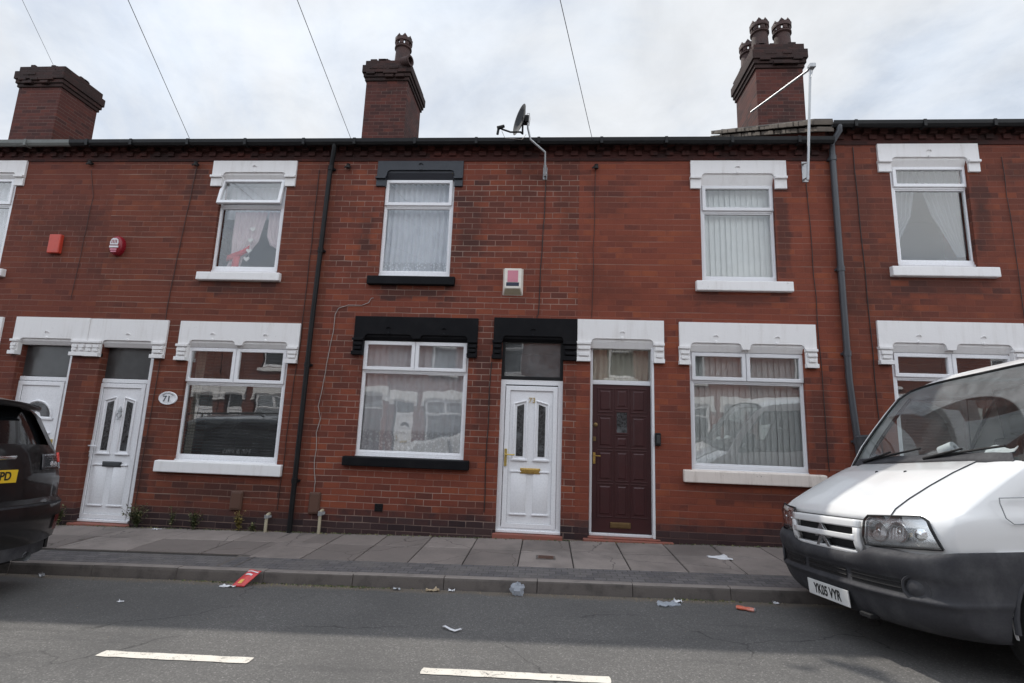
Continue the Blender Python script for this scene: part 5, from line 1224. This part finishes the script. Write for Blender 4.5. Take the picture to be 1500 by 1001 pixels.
md = bpo.modifiers.new('subsurf', 'SUBSURF'); md.levels = 2; md.render_levels = 2; bpo.cycles.shadow_terminator_geometry_offset = .3
for u0, u1 in ((-.245, .245), (.30, .715), (-.715, -.30)):
    q = MB(); n = 10
    q.grid([[(bump_f(u0+(u1-u0)*i/n, h, .006), u0+(u1-u0)*i/n, h+(-.0)) for i in range(n+1)] for h in (.507, .54, .575, .602)]); io = q.build('air_intake', M['slot'], bpo, smooth=50)
    q = MB()
    for h in (.54, .572): q.tube([(bump_f(u0+(u1-u0)*i/n, h, .006), u0+(u1-u0)*i/n, h) for i in range(n+1)], .005, 6)
    q.build('intake_bar', M['slot'], io, smooth=60)
for sg in (1, -1):
    q = MB(); f = bump_f(.80, .55); q.lathe([(.088, .004), (.080, .018), (.068, .015), (.060, -.004), (.0, .002)], 24, (f-.005, sg*.80, .553), (.86, .5*sg, 0), cap=False); q.build('fog_lamp', M['van_grey'], bpo, smooth=40, recalc=True)
    q = MB(); q.lathe([(.058, .004), (.04, .016), (.0, .022)], 20, (f-.005, sg*.80, .553), (.86, .5*sg, 0)); q.build('fog_lens', M['van_grey'], bpo, smooth=40)
tw = MB(); tw.box(-.05, .02, .30, .42, .285, .315); tw.build('tow_eye_cover', M['slot'], bpo, bev=.006)
pl = MB(); pl.box(.046, .056, -.26, .26, .322, .436); plo = pl.build('number_plate', M['plate_white'], van, bev=.003)
text('plate_lettering', 'YK05 VYR', .098, M['plate_ink'], plo, frame_m((.0575, 0, .376), (0,1,0), (0,0,1)), .0008, .80, .0026)
# lower side panels, wheels, underside
for sg in (1, -1):
    p_ = MB(); pts = panel_with_arches(LB, -.47, .30, .782, [(-3.85, .40, .33), (-.90, .43, .33)], 0, .02)
    p_.prism(pts, (1,0,0), (0,0,1), (0, -.02*sg, 0), (0, .992*sg, 0)); p_.build('lower_panel', M['van_white'], van, recalc=True, bev=.006)
    tr = MB(); tr.box(-3.4, -1.36, .985 if sg > 0 else -1.012, 1.012 if sg > 0 else -.985, .56, .66); tr.build('rubbing_strip', M['van_grey'], van, bev=.01)
    ar = MB(); ar.tube([(-.90+.43*math.cos(a), .994*sg, .33+.43*math.sin(a)) for a in [math.pi*i/16 for i in range(17)]], .016, 6); ar.build('arch_lip', M['van_grey'], van, smooth=60)
    wheel(van, 'wheel', -.90, sg*.86, .30, .33, .20, sg); wheel(van, 'wheel', -3.85, sg*.86, .30, .33, .20, sg)
    dr = MB(); fs = [(-1.02, .84), (-1.02, 1.33)]; dr.tube([(-.98, sg*.999, .80), (-1.0, sg*.985, 1.05), (-1.03, sg*.955, 1.3)], .004, 5); dr.tube([(-2.12, sg*.999, .55), (-2.12, sg*.99, 1.0), (-2.12, sg*.92, 1.32), (-2.12, sg*.80, 2.02)], .004, 5); dr.build('door_seam', M['slot'], van)
    ha = MB(); ha.box(-2.02, -1.82, .988 if sg > 0 else -1.02, 1.02 if sg > 0 else -.988, 1.02, 1.07); ha.build('door_handle', M['van_grey'], van, bev=.012)
    fp = MB(); fp.tube([(-.55,sg*.998,1.10), (-.74,sg*.998,1.10), (-.76,sg*.999,1.07), (-.76,sg*1.0,.97), (-.74,sg*1.0,.945), (-.60,sg*1.0,.945), (-.56,sg*1.0,.98), (-.545,sg*.999,1.07), (-.55,sg*.998,1.10)], .0035, 5); fp.build('filler_flap', M['rim'], van)
    mi = MB(); mi.lathe([(.06, -.13), (.075, -.11), (.078, .11), (.06, .13)], 14, (-1.20, sg*1.10, 1.50), (0,0,1)); mi.tube([(-1.16, sg*.90, 1.40), (-1.19, sg*1.05, 1.42)], .03, 8); mi.build('mirror', M['van_grey'], van, smooth=40)
un = MB(); un.box(LB+.05, -.5, -.72, .72, .26, .40); un.build('underside', M['slot'], van)
# cab
db = MB(); db.prism([(-.93, 1.30), (-1.10, 1.37), (-1.42, 1.36), (-1.50, 1.28), (-1.50, .8), (-.93, .8)], (1,0,0), (0,0,1), (0, 1.62, 0), (0, -.81, 0)); db.build('dashboard', M['interior'], van, recalc=True, bev=.02)
for u in (-.45, .45):
    s_ = MB(); s_.box(-2.1, -1.68, u-.24, u+.24, .7, .98); s_.T = Matrix.Translation((-2.05, u, .95)) @ Matrix.Rotation(R(-14), 4, 'Y'); s_.box(-.12, .04, -.24, .24, 0, .62); s_.box(-.10, .0, -.13, .13, .65, .84); s_.build('seat', M['interior'], van, bev=.04)
bk = MB(); bk.box(-2.36, -2.33, -.74, .74, .6, 2.02); bk.build('bulkhead', M['interior'], van)
st = MB(); c_ = Vector((-1.50, .45, 1.36)); st.tube([c_+Vector((.19*math.cos(a)*.45, .19*math.sin(a), .19*math.cos(a)*.9)) for a in [2*math.pi*i/24 for i in range(25)]], .014, 8); st.build('steering_wheel', M['slot'], van, smooth=60)
vt_ = lambda p: vm @ Vector(p)
ro_ = thing('paper_roll', "white paper roll lying on the van's dashboard", 'paper roll', vt_((-1.12, .02, 1.425)))
b = MB(); d_ = (Uv*.85-Fv*.35+Hv*.35).normalized(); b.lathe([(.052, -.055), (.054, -.05), (.054, .05), (.052, .055), (.02, .055), (.019, .0)], 24, (0,0,0), d_, cap=False); b.lathe([(.052, -.055), (.0, -.055)], 24, (0,0,0), d_, cap=False); b.build('roll', M['paper'], ro_, smooth=40, recalc=True)
b = MB(); b.lathe([(.021, .054), (.019, -.03), (.0, -.03)], 14, (0,0,0), d_, cap=False); b.build('core', M['cream_paint'], ro_, smooth=40)
pp = MB(); rr = random.Random(6)
pp.grid([[(-1.06-.012*j+rr.uniform(-.004,.004), .40+.034*i, 1.385+.014*math.sin(i*.9)*((j+1)/4)+.010*j+rr.uniform(0,.006)) for i in range(8)] for j in range(5)])
pv = [vm @ Vector(p) for p in pp.v]; pp.v = [tuple(p-pv[0]) for p in pv]; o = pp.build('folded_paper', M['paper'], None, solid=.004); o.location = pv[0]; tag(o, "crumpled white paper on the van's dashboard near its windscreen pillar", 'paper')

# ---- black estate on the left, tail towards us
def suv_build(paint):
    root = thing('parked_car', "black tall hatchback with yellow rear plate at the left edge", 'car')
    RS = [(.34, .02, .33, .34, .85), (.46, -.055, .17, .46, .89), (.70, -.065, .15, .70, .905), (.80, -.055, .16, .80, .90), (.835, .02, .20, .835, .895), (1.0, .01, .22, 1.0, .905), (1.22, .02, .28, 1.24, .89), (1.31, .055, .31, 1.33, .86),
          (1.45, .14, .36, 1.49, .81), (1.58, .225, .40, 1.62, .76), (1.64, .27, .43, 1.70, .71), (1.665, .36, .52, 1.735, .68)]
    FS = [(.34, 4.55, 4.25), (.46, 4.62, 4.33), (.70, 4.63, 4.33), (.80, 4.61, 4.30), (.835, 4.58, 4.24), (1.0, 4.30, 4.05), (1.22, 3.15, 3.0), (1.31, 2.95, 2.8), (1.45, 2.62, 2.5), (1.58, 2.32, 2.22), (1.64, 2.15, 2.05), (1.665, 2.0, 1.95)]
    T_ = tcols(30); RR_ = [rowpts(s, T_, 2.3, 3.0) for s in RS]
    FR = [rowpts((s[0], f[1], f[2], s[3]+(.05 if .9 < s[0] < 1.1 else 0), s[4]), T_, 2.4, 3.0) for s, f in zip(RS, FS)]
    b = MB(); gl = lambda i, j: 7 <= i <= 9 and abs(T_[j]) < .86 and abs(T_[j+1]) < .86
    b.grid(RR_, skip=gl); b.grid(FR, skip=lambda i, j: 6 <= i <= 9 and abs(T_[j]) < .86 and abs(T_[j+1]) < .86, flip=True); b.grid([RR_[-1], FR[-1]])
    fr_ = [0, .03, .08, .16, .25, .40, .42, .58, .60, .75, .88, .95, 1.0]
    S = {}
    for sg in (1, -1):
        rows = []
        for s, f in zip(RS, FS): rows.append([(s[2]+(f[2]-s[2])*x, sg*(s[4]+.02*math.sin(math.pi*x)), s[0]) for x in fr_])
        S[sg] = rows; b.grid(rows, skip=lambda i, j: (7 <= i <= 9 and (2 <= j <= 9) and j not in (5, 7)) or i < 2, flip=(sg > 0))
    bo = b.build('body', paint, root, smooth=50, merge=.001, recalc=True)
    g_ = MB(); g_.grid([[(f+.004, u*.875, h) for f, u, h in r] for r in RR_[7:11]]); g_.build('rear_window', M['priv'], root, smooth=180)
    g_ = MB(); g_.grid([[(f-.004, u*.875, h) for f, u, h in r] for r in FR[6:11]], flip=True); g_.build('windscreen', M['priv'], root, smooth=180)
    for sg in (1, -1):
        for j0, j1 in ((2, 5), (6, 7), (8, 10)):
            g_ = MB(); g_.grid([[(p[0], p[1]-.006*sg, p[2]) for p in r[j0:j1+1]] for r in S[sg][7:11]], flip=(sg > 0)); g_.build('side_window', M['priv'], root, smooth=60)
        p_ = MB(); pts = panel_with_arches(4.27, .22, .34, .705, [(3.62, .40, .34), (.98, .40, .34)], 0, .02); p_.prism(pts, (1,0,0), (0,0,1), (0, -.03*sg, 0), (0, .912*sg, 0)); p_.build('lower_panel', paint, root, recalc=True, bev=.006)
        for f in (.98, 3.62): wheel(root, 'wheel', f, sg*.80, .34, .345, .21, sg)
        # wrap-round lamp cluster
        def rear_f(u, h, add):
            hC = [s for s in RS]; fC, fE, w_ = lerp_t([(s[0], s[1], s[2], s[4]) for s in RS], h); return fC+(fE-fC)*min(1, abs(u)/w_)**2.3+add
        def lamp(name, u0, u1, h0, h1, mat, add, par, n=8, m=5):
            q = MB(); q.grid([[(rear_f(u0+(u1-u0)*i/n, h0+(h1-h0)*k/m, add), sg*(u0+(u1-u0)*i/n), h0+(h1-h0)*k/m-.05*max(0, .74-(u0+(u1-u0)*i/n))*0+(0)) for i in range(n+1)] for k in range(m+1)], flip=(sg < 0)); return q.build(name, M[mat], par, smooth=60, solid=.006)
        lo = lamp('tail_lamp', .56, .895, 1.09, 1.235, 'lamp_dark' if 'lamp_dark' in M else 'priv', -.008, root)
        lamp('red_strip', .845, .893, 1.15, 1.245, 'lamp_red_bright', -.016, lo, 4, 4)
        dm = MB()
        for r_ in range(3):
            for c_ in range(9-r_):
                u = .60+r_*.035+c_*.028
                if u > .84: continue
                h = 1.225-r_*.022; dm.lathe([(.008, 0), (.006, .005), (.0, .007)], 7, (rear_f(u, h, -.008), sg*u, h), (-1, .2*sg, 0))
        dm.build('lamp_dots', M['lamp_clear'], lo, smooth=60)['kind'] = 'stuff'
        for u, h in ((.72, 1.135), (.79, 1.13)):
            q = MB(); q.lathe([(.034, 0), (.028, .01), (.0, .014)], 14, (rear_f(u, h, -.008), sg*u, h), (-1, .3*sg, 0)); q.build('reflector', M['lamp_clear'], lo, smooth=60)
        rf = MB(); rf.grid([[(rear_f(u, h, -.012), sg*u, h) for u in (.80, .84, .885)] for h in (.52, .60, .66)], flip=(sg < 0)); rf.build('bumper_reflector', M['lamp_red'], root, smooth=60)
        mi = MB(); mi.lathe([(.05, -.1), (.075, -.06), (.075, .08), (.04, .12)], 14, (3.0, sg*1.0, 1.15), (0,1,0)); mi.build('mirror', paint, root, smooth=40)
        ra = MB(); ra.tube([(.75, sg*.60, 1.71), (.85, sg*.60, 1.765), (2.2, sg*.60, 1.765), (2.3, sg*.60, 1.71)], .016, 8); ra.build('roof_rail', M['slot'], root, smooth=40)
    sp = MB(); sp.grid([[(.11+abs(t)**2.2*.17, t*.60, 1.665-.03*abs(t)**2) for t in T_], [(.10+abs(t)**2.2*.17, t*.60, 1.70-.035*abs(t)**2) for t in T_], [(.42+abs(t)**2*.16, t*.595, 1.752-.075*abs(t)**3) for t in T_]]); sp.build('spoiler', paint, root, smooth=40, solid=.02)
    bl = MB(); bl.box(.100, .108, -.12, .12, 1.672, 1.690); bl.build('brake_lamp', M['lamp_red_bright'], root)
    tr = MB(); tr.grid([[(f-.012, u*.6, h) for f, u, h in rowpts((h_, .015, .22, h_, .9), T_, 2.3, 3)] for h_ in (1.195, 1.225)]); tr.build('tailgate_trim', M['chrome'], root, smooth=60, solid=.006)
    pl = MB(); pl.box(-.004, .006, -.26, .26, .995, 1.106); po = pl.build('number_plate', M['plate_yellow'], root, bev=.003)
    text('plate_lettering', 'YPD', .098, M['plate_ink'], po, frame_m((-.006, -.13, 1.051), (0,-1,0), (0,0,1)), .0008, .82, .0028)
    sk = MB(); sk.grid([[(f-.012, u*.97, h) for f, u, h in rowpts((h_, -.03, .22, h_, .88), T_, 2.3, 3)] for h_ in (.33, .40, .45)]); sk.build('bumper_skirt', M['van_grey'], root, smooth=60)
    st_ = MB(); st_.grid([[(f-.010, u, h) for f, u, h in rowpts((h_, -.055, .16, h_, .9), T_, 2.3, 3)] for h_ in (.775, .795)]); st_.build('bumper_step', M['van_grey'], root, smooth=60)
    ex = MB(); ex.lathe([(.04, 0), (.04, .2), (.034, .2), (.034, .02)], 16, (.02, -.52, .33), (1,0,0), cap=False); ex.build('exhaust_tip', M['rim'], root, smooth=40)
    un = MB(); un.box(.4, 4.2, -.74, .74, .22, .42); un.build('underside', M['slot'], root)
    return root
M['lamp_dark'] = simple("smoked_lamp", (.05, .05, .055), .08, dirt=.1, spec=.7, bump=0)
suv = suv_build(M['car_black'])
Fs = Vector((-1, 0, -SX)).normalized(); Us = Vector((0, -1, .035)).normalized(); Hs = Fs.cross(Us)
sm_ = Matrix((Fs, Us, Hs)).transposed().to_4x4(); sm_.translation = (-4.65, -3.03, road_z(-5.5, -3.0)); suv.matrix_world = sm_
sil = copy_tree(suv); m2 = sm_.copy(); m2.translation = (-.25, -10.85, road_z(0, -10.6)); sil.matrix_world = m2
sil['label'] = "silver tall hatchback parked across the street, seen as a reflection in the window panes"
for c in kids(sil):
    if c.data and c.data.materials and c.data.materials[0] is M['car_black']:
        c.data = c.data.copy(); c.data.materials[0] = M['car_silver']
# ------------------------------------------------------------------ litter, weeds and small pavement things
def on_road(x, y): return Vector((x, y, road_z(x, y)))
def on_pave(x, y): return Vector((x, y, pave_z(x, y)))
def crumple(name, w_, d_, mat, loc, rot, lab, cat, amp=.02, seed=0, n=7, curl=0.0, shape=None):
    rr = random.Random(seed); b = MB(); rows = []
    for j in range(n+1):
        row = []
        for i in range(n+1):
            u, v = i/n-.5, j/n-.5
            if shape: u, v = shape(u, v)
            row.append((u*w_+rr.uniform(-.1, .1)*w_/n*2, v*d_+rr.uniform(-.1, .1)*d_/n*2, .004+abs(rr.gauss(0, amp))*(.4+abs(u)+abs(v))+curl*(u*u+v*v)))
        rows.append(row)
    b.T = Matrix.Rotation(rot, 4, 'Z'); b.grid(rows); o = b.build(name, mat, None, smooth=35, solid=.0012); o.location = loc; return tag(o, lab, cat)
M['joint_pale'] = simple('pale_grit', (.26, .21, .15), .9, dirt=.6, scale=40)
m, N = new_mat("printed_red_packet"); g = N.n('ShaderNodeTexCoord').outputs['Object']
s = N.n('ShaderNodeSeparateXYZ'); N.setin(s, 0, g); a = N.noise(g, 30, 3)
col = N.mix(N.mrange(a, .4, .6, 0, .5), (.62, .06, .055, 1), (.48, .04, .06, 1))
principled(N, col, .3, spec=.5); M['red_pack'] = m
M['clear_film'] = fabric_mat("clear_plastic_film", (.62, .66, .72), .55, .3); M['foil'] = simple("grey_foil", (.45, .46, .48), .3, .6); M['leaf_dry'] = simple("dry_leaf", (.42, .33, .22), .8, dirt=.6, scale=30)
M['orange_pack'] = simple("orange_wrapper", (.62, .13, .07), .35, dirt=.6, scale=25, dirtcol=(.6, .55, .5)); M['yellow_mark'] = simple("yellow_print", (.75, .42, .08), .4); M['leaf_green'] = None
# red packet leaning on the kerb
t = thing('snack_packet', "red printed snack packet leaning against the kerb", 'packet', on_road(-2.93, -1.98))
A, B_, C_ = Vector((-.07, -.04, .012)), Vector((.055, -.045, .012)), Vector((.125, .125, .115)); D_ = Vector((.0, .13, .125)); nrm = (B_-A).cross(D_-A).normalized()
def pk(u, v, o=0.0): p = A*(1-u)*(1-v)+B_*u*(1-v)+C_*u*v+D_*(1-u)*v; return p+nrm*(.018*math.sin(math.pi*u)*math.sin(math.pi*v)+o+.003*math.sin(9*u+5*v))
b = MB(); b.grid([[pk(i/10, j/12) for i in range(11)] for j in range(13)]); b.build('packet', M['red_pack'], t, smooth=60, solid=.010)
for (u0, u1, v0, v1, mt) in ((.08, .95, .84, .90, 'paper'), (.22, .75, .60, .70, 'paper'), (.3, .62, .14, .34, 'yellow_mark')):
    b = MB(); b.grid([[pk(u0+(u1-u0)*i/8, v0+(v1-v0)*j/3, .004) for i in range(9)] for j in range(4)]); b.build('print', M[mt], t, smooth=60)
crumple('paper_scrap', .15, .06, M['paper'], on_road(-3.03, -2.02), .1, "white paper scrap at the foot of the red packet", 'litter', .008, 4)
# crumpled clear bag
t = on_road(-.245, -1.93); b = MB(); rr = random.Random(9); rows = []
for j in range(9):
    th = math.pi*j/8; row = []
    for i in range(17):
        a = 2*math.pi*(i % 16)/16; rr2 = random.Random((i % 16)*31+j); r = .064*(1+rr2.uniform(-.28, .28)); row.append((r*math.sin(th)*math.cos(a)*1.05, r*math.sin(th)*math.sin(a)*.8, .055+r*math.cos(th)*.9))
    rows.append(row)
b.grid(rows); o = b.build('plastic_bag', M['clear_film'], None, smooth=25); o.location = t; tag(o, "crumpled clear plastic bag standing in the gutter", 'bag')
crumple('plastic_bag', .20, .10, M['clear_film'], on_road(1.13, -2.06), .5, "flat clear plastic wrapper in the gutter left of the orange one", 'litter', .012, 11)
crumple('paper_scrap', .07, .05, M['paper'], on_road(1.24, -1.96), .2, "small white scrap right beside the flat clear wrapper", 'litter', .012, 12)
t = thing('crushed_can', "small crushed orange drinks can on the road near the van's plate", 'can', on_road(1.78, -2.13)); b = MB()
b.T = Matrix.Rotation(-.45, 4, 'Z') @ Matrix.Diagonal((1, 1, .55, 1)); b.lathe([(.02, -.075), (.028, -.07), (.030, -.03), (.024, .0), (.031, .03), (.029, .07), (.02, .075)], 14, (0,0,.03), (1,0,0)); b.build('can', M['orange_pack'], t, smooth=40)
b = MB(); b.T = Matrix.Rotation(-.45, 4, 'Z'); b.lathe([(.02, .0), (.019, .004)], 12, (.075,0,.017), (1,0,0)); b.build('can_end', M['foil'], t)
b = MB(); P = [(-.07,.045,.006), (-.085,.02,.012), (-.06,-.005,.02), (-.02,-.03,.012), (.02,-.05,.01), (.055,-.035,.018), (.065,.0,.008)]
b.grid([[Vector(p)+Vector((0, .011, .004)) for p in P], [Vector(p)+Vector((0, -.011, 0)) for p in P]]); o = b.build('plastic_strap', M['paper'], None, smooth=60, solid=.003); o.location = on_road(-.672, -2.95); tag(o, "curled white plastic strap lying on the road below the white door", 'litter')
def tri(u, v): return (u, v*(.25+.75*(u+.5)))
crumple('paper_sheet', .24, .26, M['paper'], on_pave(2.02, -.66), .1, "white triangular paper on the paving in front of the window right of the burgundy door", 'litter', .007, 21, shape=tri, curl=.0)
crumple('paper_scrap', .07, .04, M['foil'], on_road(-1.41, -1.90), .1, "silver foil scrap in the gutter, left of the brown leaf", 'litter', .010, 31); crumple('dry_leaf', .13, .04, M['leaf_dry'], on_road(-1.06, -1.90), .1, "brown curled leaf in the gutter", 'leaf', .012, 32, curl=.0)
crumple('paper_scrap', .06, .035, M['paper'], on_road(-.88, -1.88), .0, "white scrap in the gutter between the brown leaf and the standing clear bag", 'litter', .01, 33); crumple('paper_scrap', .05, .03, M['paper'], on_road(-3.62, -2.62), .0, "white scrap alone on the tarmac left of the red packet", 'litter', .004, 34)
crumple('paper_scrap', .11, .05, M['paper'], on_pave(-5.25, -.13), .2, "white scrap at the wall foot right of the door with the knocker", 'litter', .006, 35)
crumple('paper_scrap', .05, .03, M['foil'], on_road(-5.05, -1.93), .3, "grey scrap in the gutter beside the black car's tail", 'litter', .02, 37)
crumple('paper_scrap', .05, .03, M['paper'], on_road(2.15, -1.88), .3, "white scrap in the gutter close to the van's bumper", 'litter', .01, 38)
# drain cover in the flags
t = thing('stop_tap_cover', "small rusty stop tap cover set in the paving below the white door", 'cover', on_pave(.02, -.91)); b = MB(); b.box(-.11, .11, -.085, .085, -.01, .006); b.build('frame', M['kerb_dark'], t, bev=.003); b = MB(); b.box(-.09, .09, -.067, .067, .0, .0085)
for i in range(5): b.box(-.08, .08, -.058+i*.026, -.046+i*.026, .008, .0115)
b.build('lid', M['meter'], t)
# grit, crumbs and moss along the gutter: nobody could count it
rr = random.Random(77); b = MB()
def chip(mb, p, s):
    q = [Vector(p)+Vector((rr.uniform(-s, s), rr.uniform(-s, s), 0)) for _ in range(3)]; top = Vector(p)+Vector((0, 0, s*.8)); mb.add(q+[top], [(0,1,3), (1,2,3), (2,0,3)])
for i in range(1300):
    x = rr.uniform(-8, 3.2) if i % 3 else rr.choice((-2.2, 1.45, -3.0, .4))+rr.gauss(0, .35); y = -1.845-abs(rr.gauss(0, .06)); chip(b, (x, y, road_z(x, y)), rr.uniform(.003, .011))
for i in range(500):
    x, y = rr.uniform(-7, 4), rr.uniform(-3.4, -1.95); chip(b, (x, y, road_z(x, y)), rr.uniform(.002, .006))
tag(b.build('grit', M['joint_pale']), "fine pale grit and crumbs scattered along the gutter", 'grit', kind='stuff')
m, N = new_mat("weed_leaf"); g = N.n('ShaderNodeNewGeometry')
principled(N, N.ramp(g.outputs['Random Per Island'], [(0, (.05, .065, .028)), (.5, (.085, .10, .04)), (.8, (.14, .125, .055)), (1, (.22, .19, .09))]), .7); M['weed'] = m
m, N = new_mat("yellow_weed_leaf"); g = N.n('ShaderNodeNewGeometry')
principled(N, N.ramp(g.outputs['Random Per Island'], [(0, (.12, .10, .03)), (.6, (.26, .20, .06)), (1, (.34, .28, .10))]), .7); M['weed_yellow'] = m
b = MB()
for i in range(1500):
    x = rr.uniform(-7.5, 3.6); d = rr.random(); y = -.02-abs(rr.gauss(0, .03)) if d < .7 else -1.845-abs(rr.gauss(0, .02))
    if d >= .7: x = rr.choice((-2.25, -1.9, 1.45, -3.1))+rr.gauss(0, .25)
    z = (pave_z if d < .7 else road_z)(x, y); s = rr.uniform(.006, .022); chip(b, (x, y, z), s)
tag(b.build('moss', M['weed']), "low moss and tufts in the joints at wall and kerb", 'moss', kind='stuff')
def weed(x, y, h, n, spread, mat, lab, seed):
    rr = random.Random(seed); t = thing('weed', lab, 'weed', on_pave(x, y)); s = MB(); l = MB()
    for k in range(n):
        a = rr.uniform(0, 2*math.pi); lean = rr.uniform(.1, 1)*spread; hh = h*rr.uniform(.5, 1); P = [Vector((math.cos(a)*lean*q*q, -abs(math.sin(a))*lean*q*q*.6-.01, hh*q)) for q in (0, .35, .7, 1)]
        s.tube(P, [.003, .0025, .002, .001], 4)
        for q in range(9):
            u = rr.uniform(.15, 1); i = min(int(u*3), 2); p = P[i].lerp(P[i+1], u*3-i); d = Vector((rr.uniform(-1, 1), rr.uniform(-1, .4), rr.uniform(-.2, .8))).normalized(); ln = rr.uniform(.025, .06)*(1.25-u*.5); sd = d.cross(Vector((0,0,1))).normalized()*ln*.32
            l.add([p, p+d*ln*.5+sd, p+d*ln, p+d*ln*.5-sd], [(0,1,2,3)])
    s.build('stem', M[mat], t); l.build('foliage', M[mat], t)
weed(-5.60, -.05, .34, 46, .26, 'weed', "bushy green weed right of the door with the knocker", 1); weed(-4.78, -.05, .26, 24, .14, 'weed', "thin weed with pale seed heads under the window left of the brown meter box", 2)
weed(-4.14, -.05, .28, 18, .09, 'weed_yellow', "yellowed weed under the brown meter box", 3); weed(-6.75, -.05, .30, 22, .18, 'weed', "straggly weed between the two white plastic doors by the black car", 4); weed(-5.10, -.05, .34, 8, .06, 'weed', "tall wispy weed under the left end of the white sill", 5)
weed(-3.95, -.04, .10, 10, .08, 'weed', "small low weed left of the short gas pipe", 6)
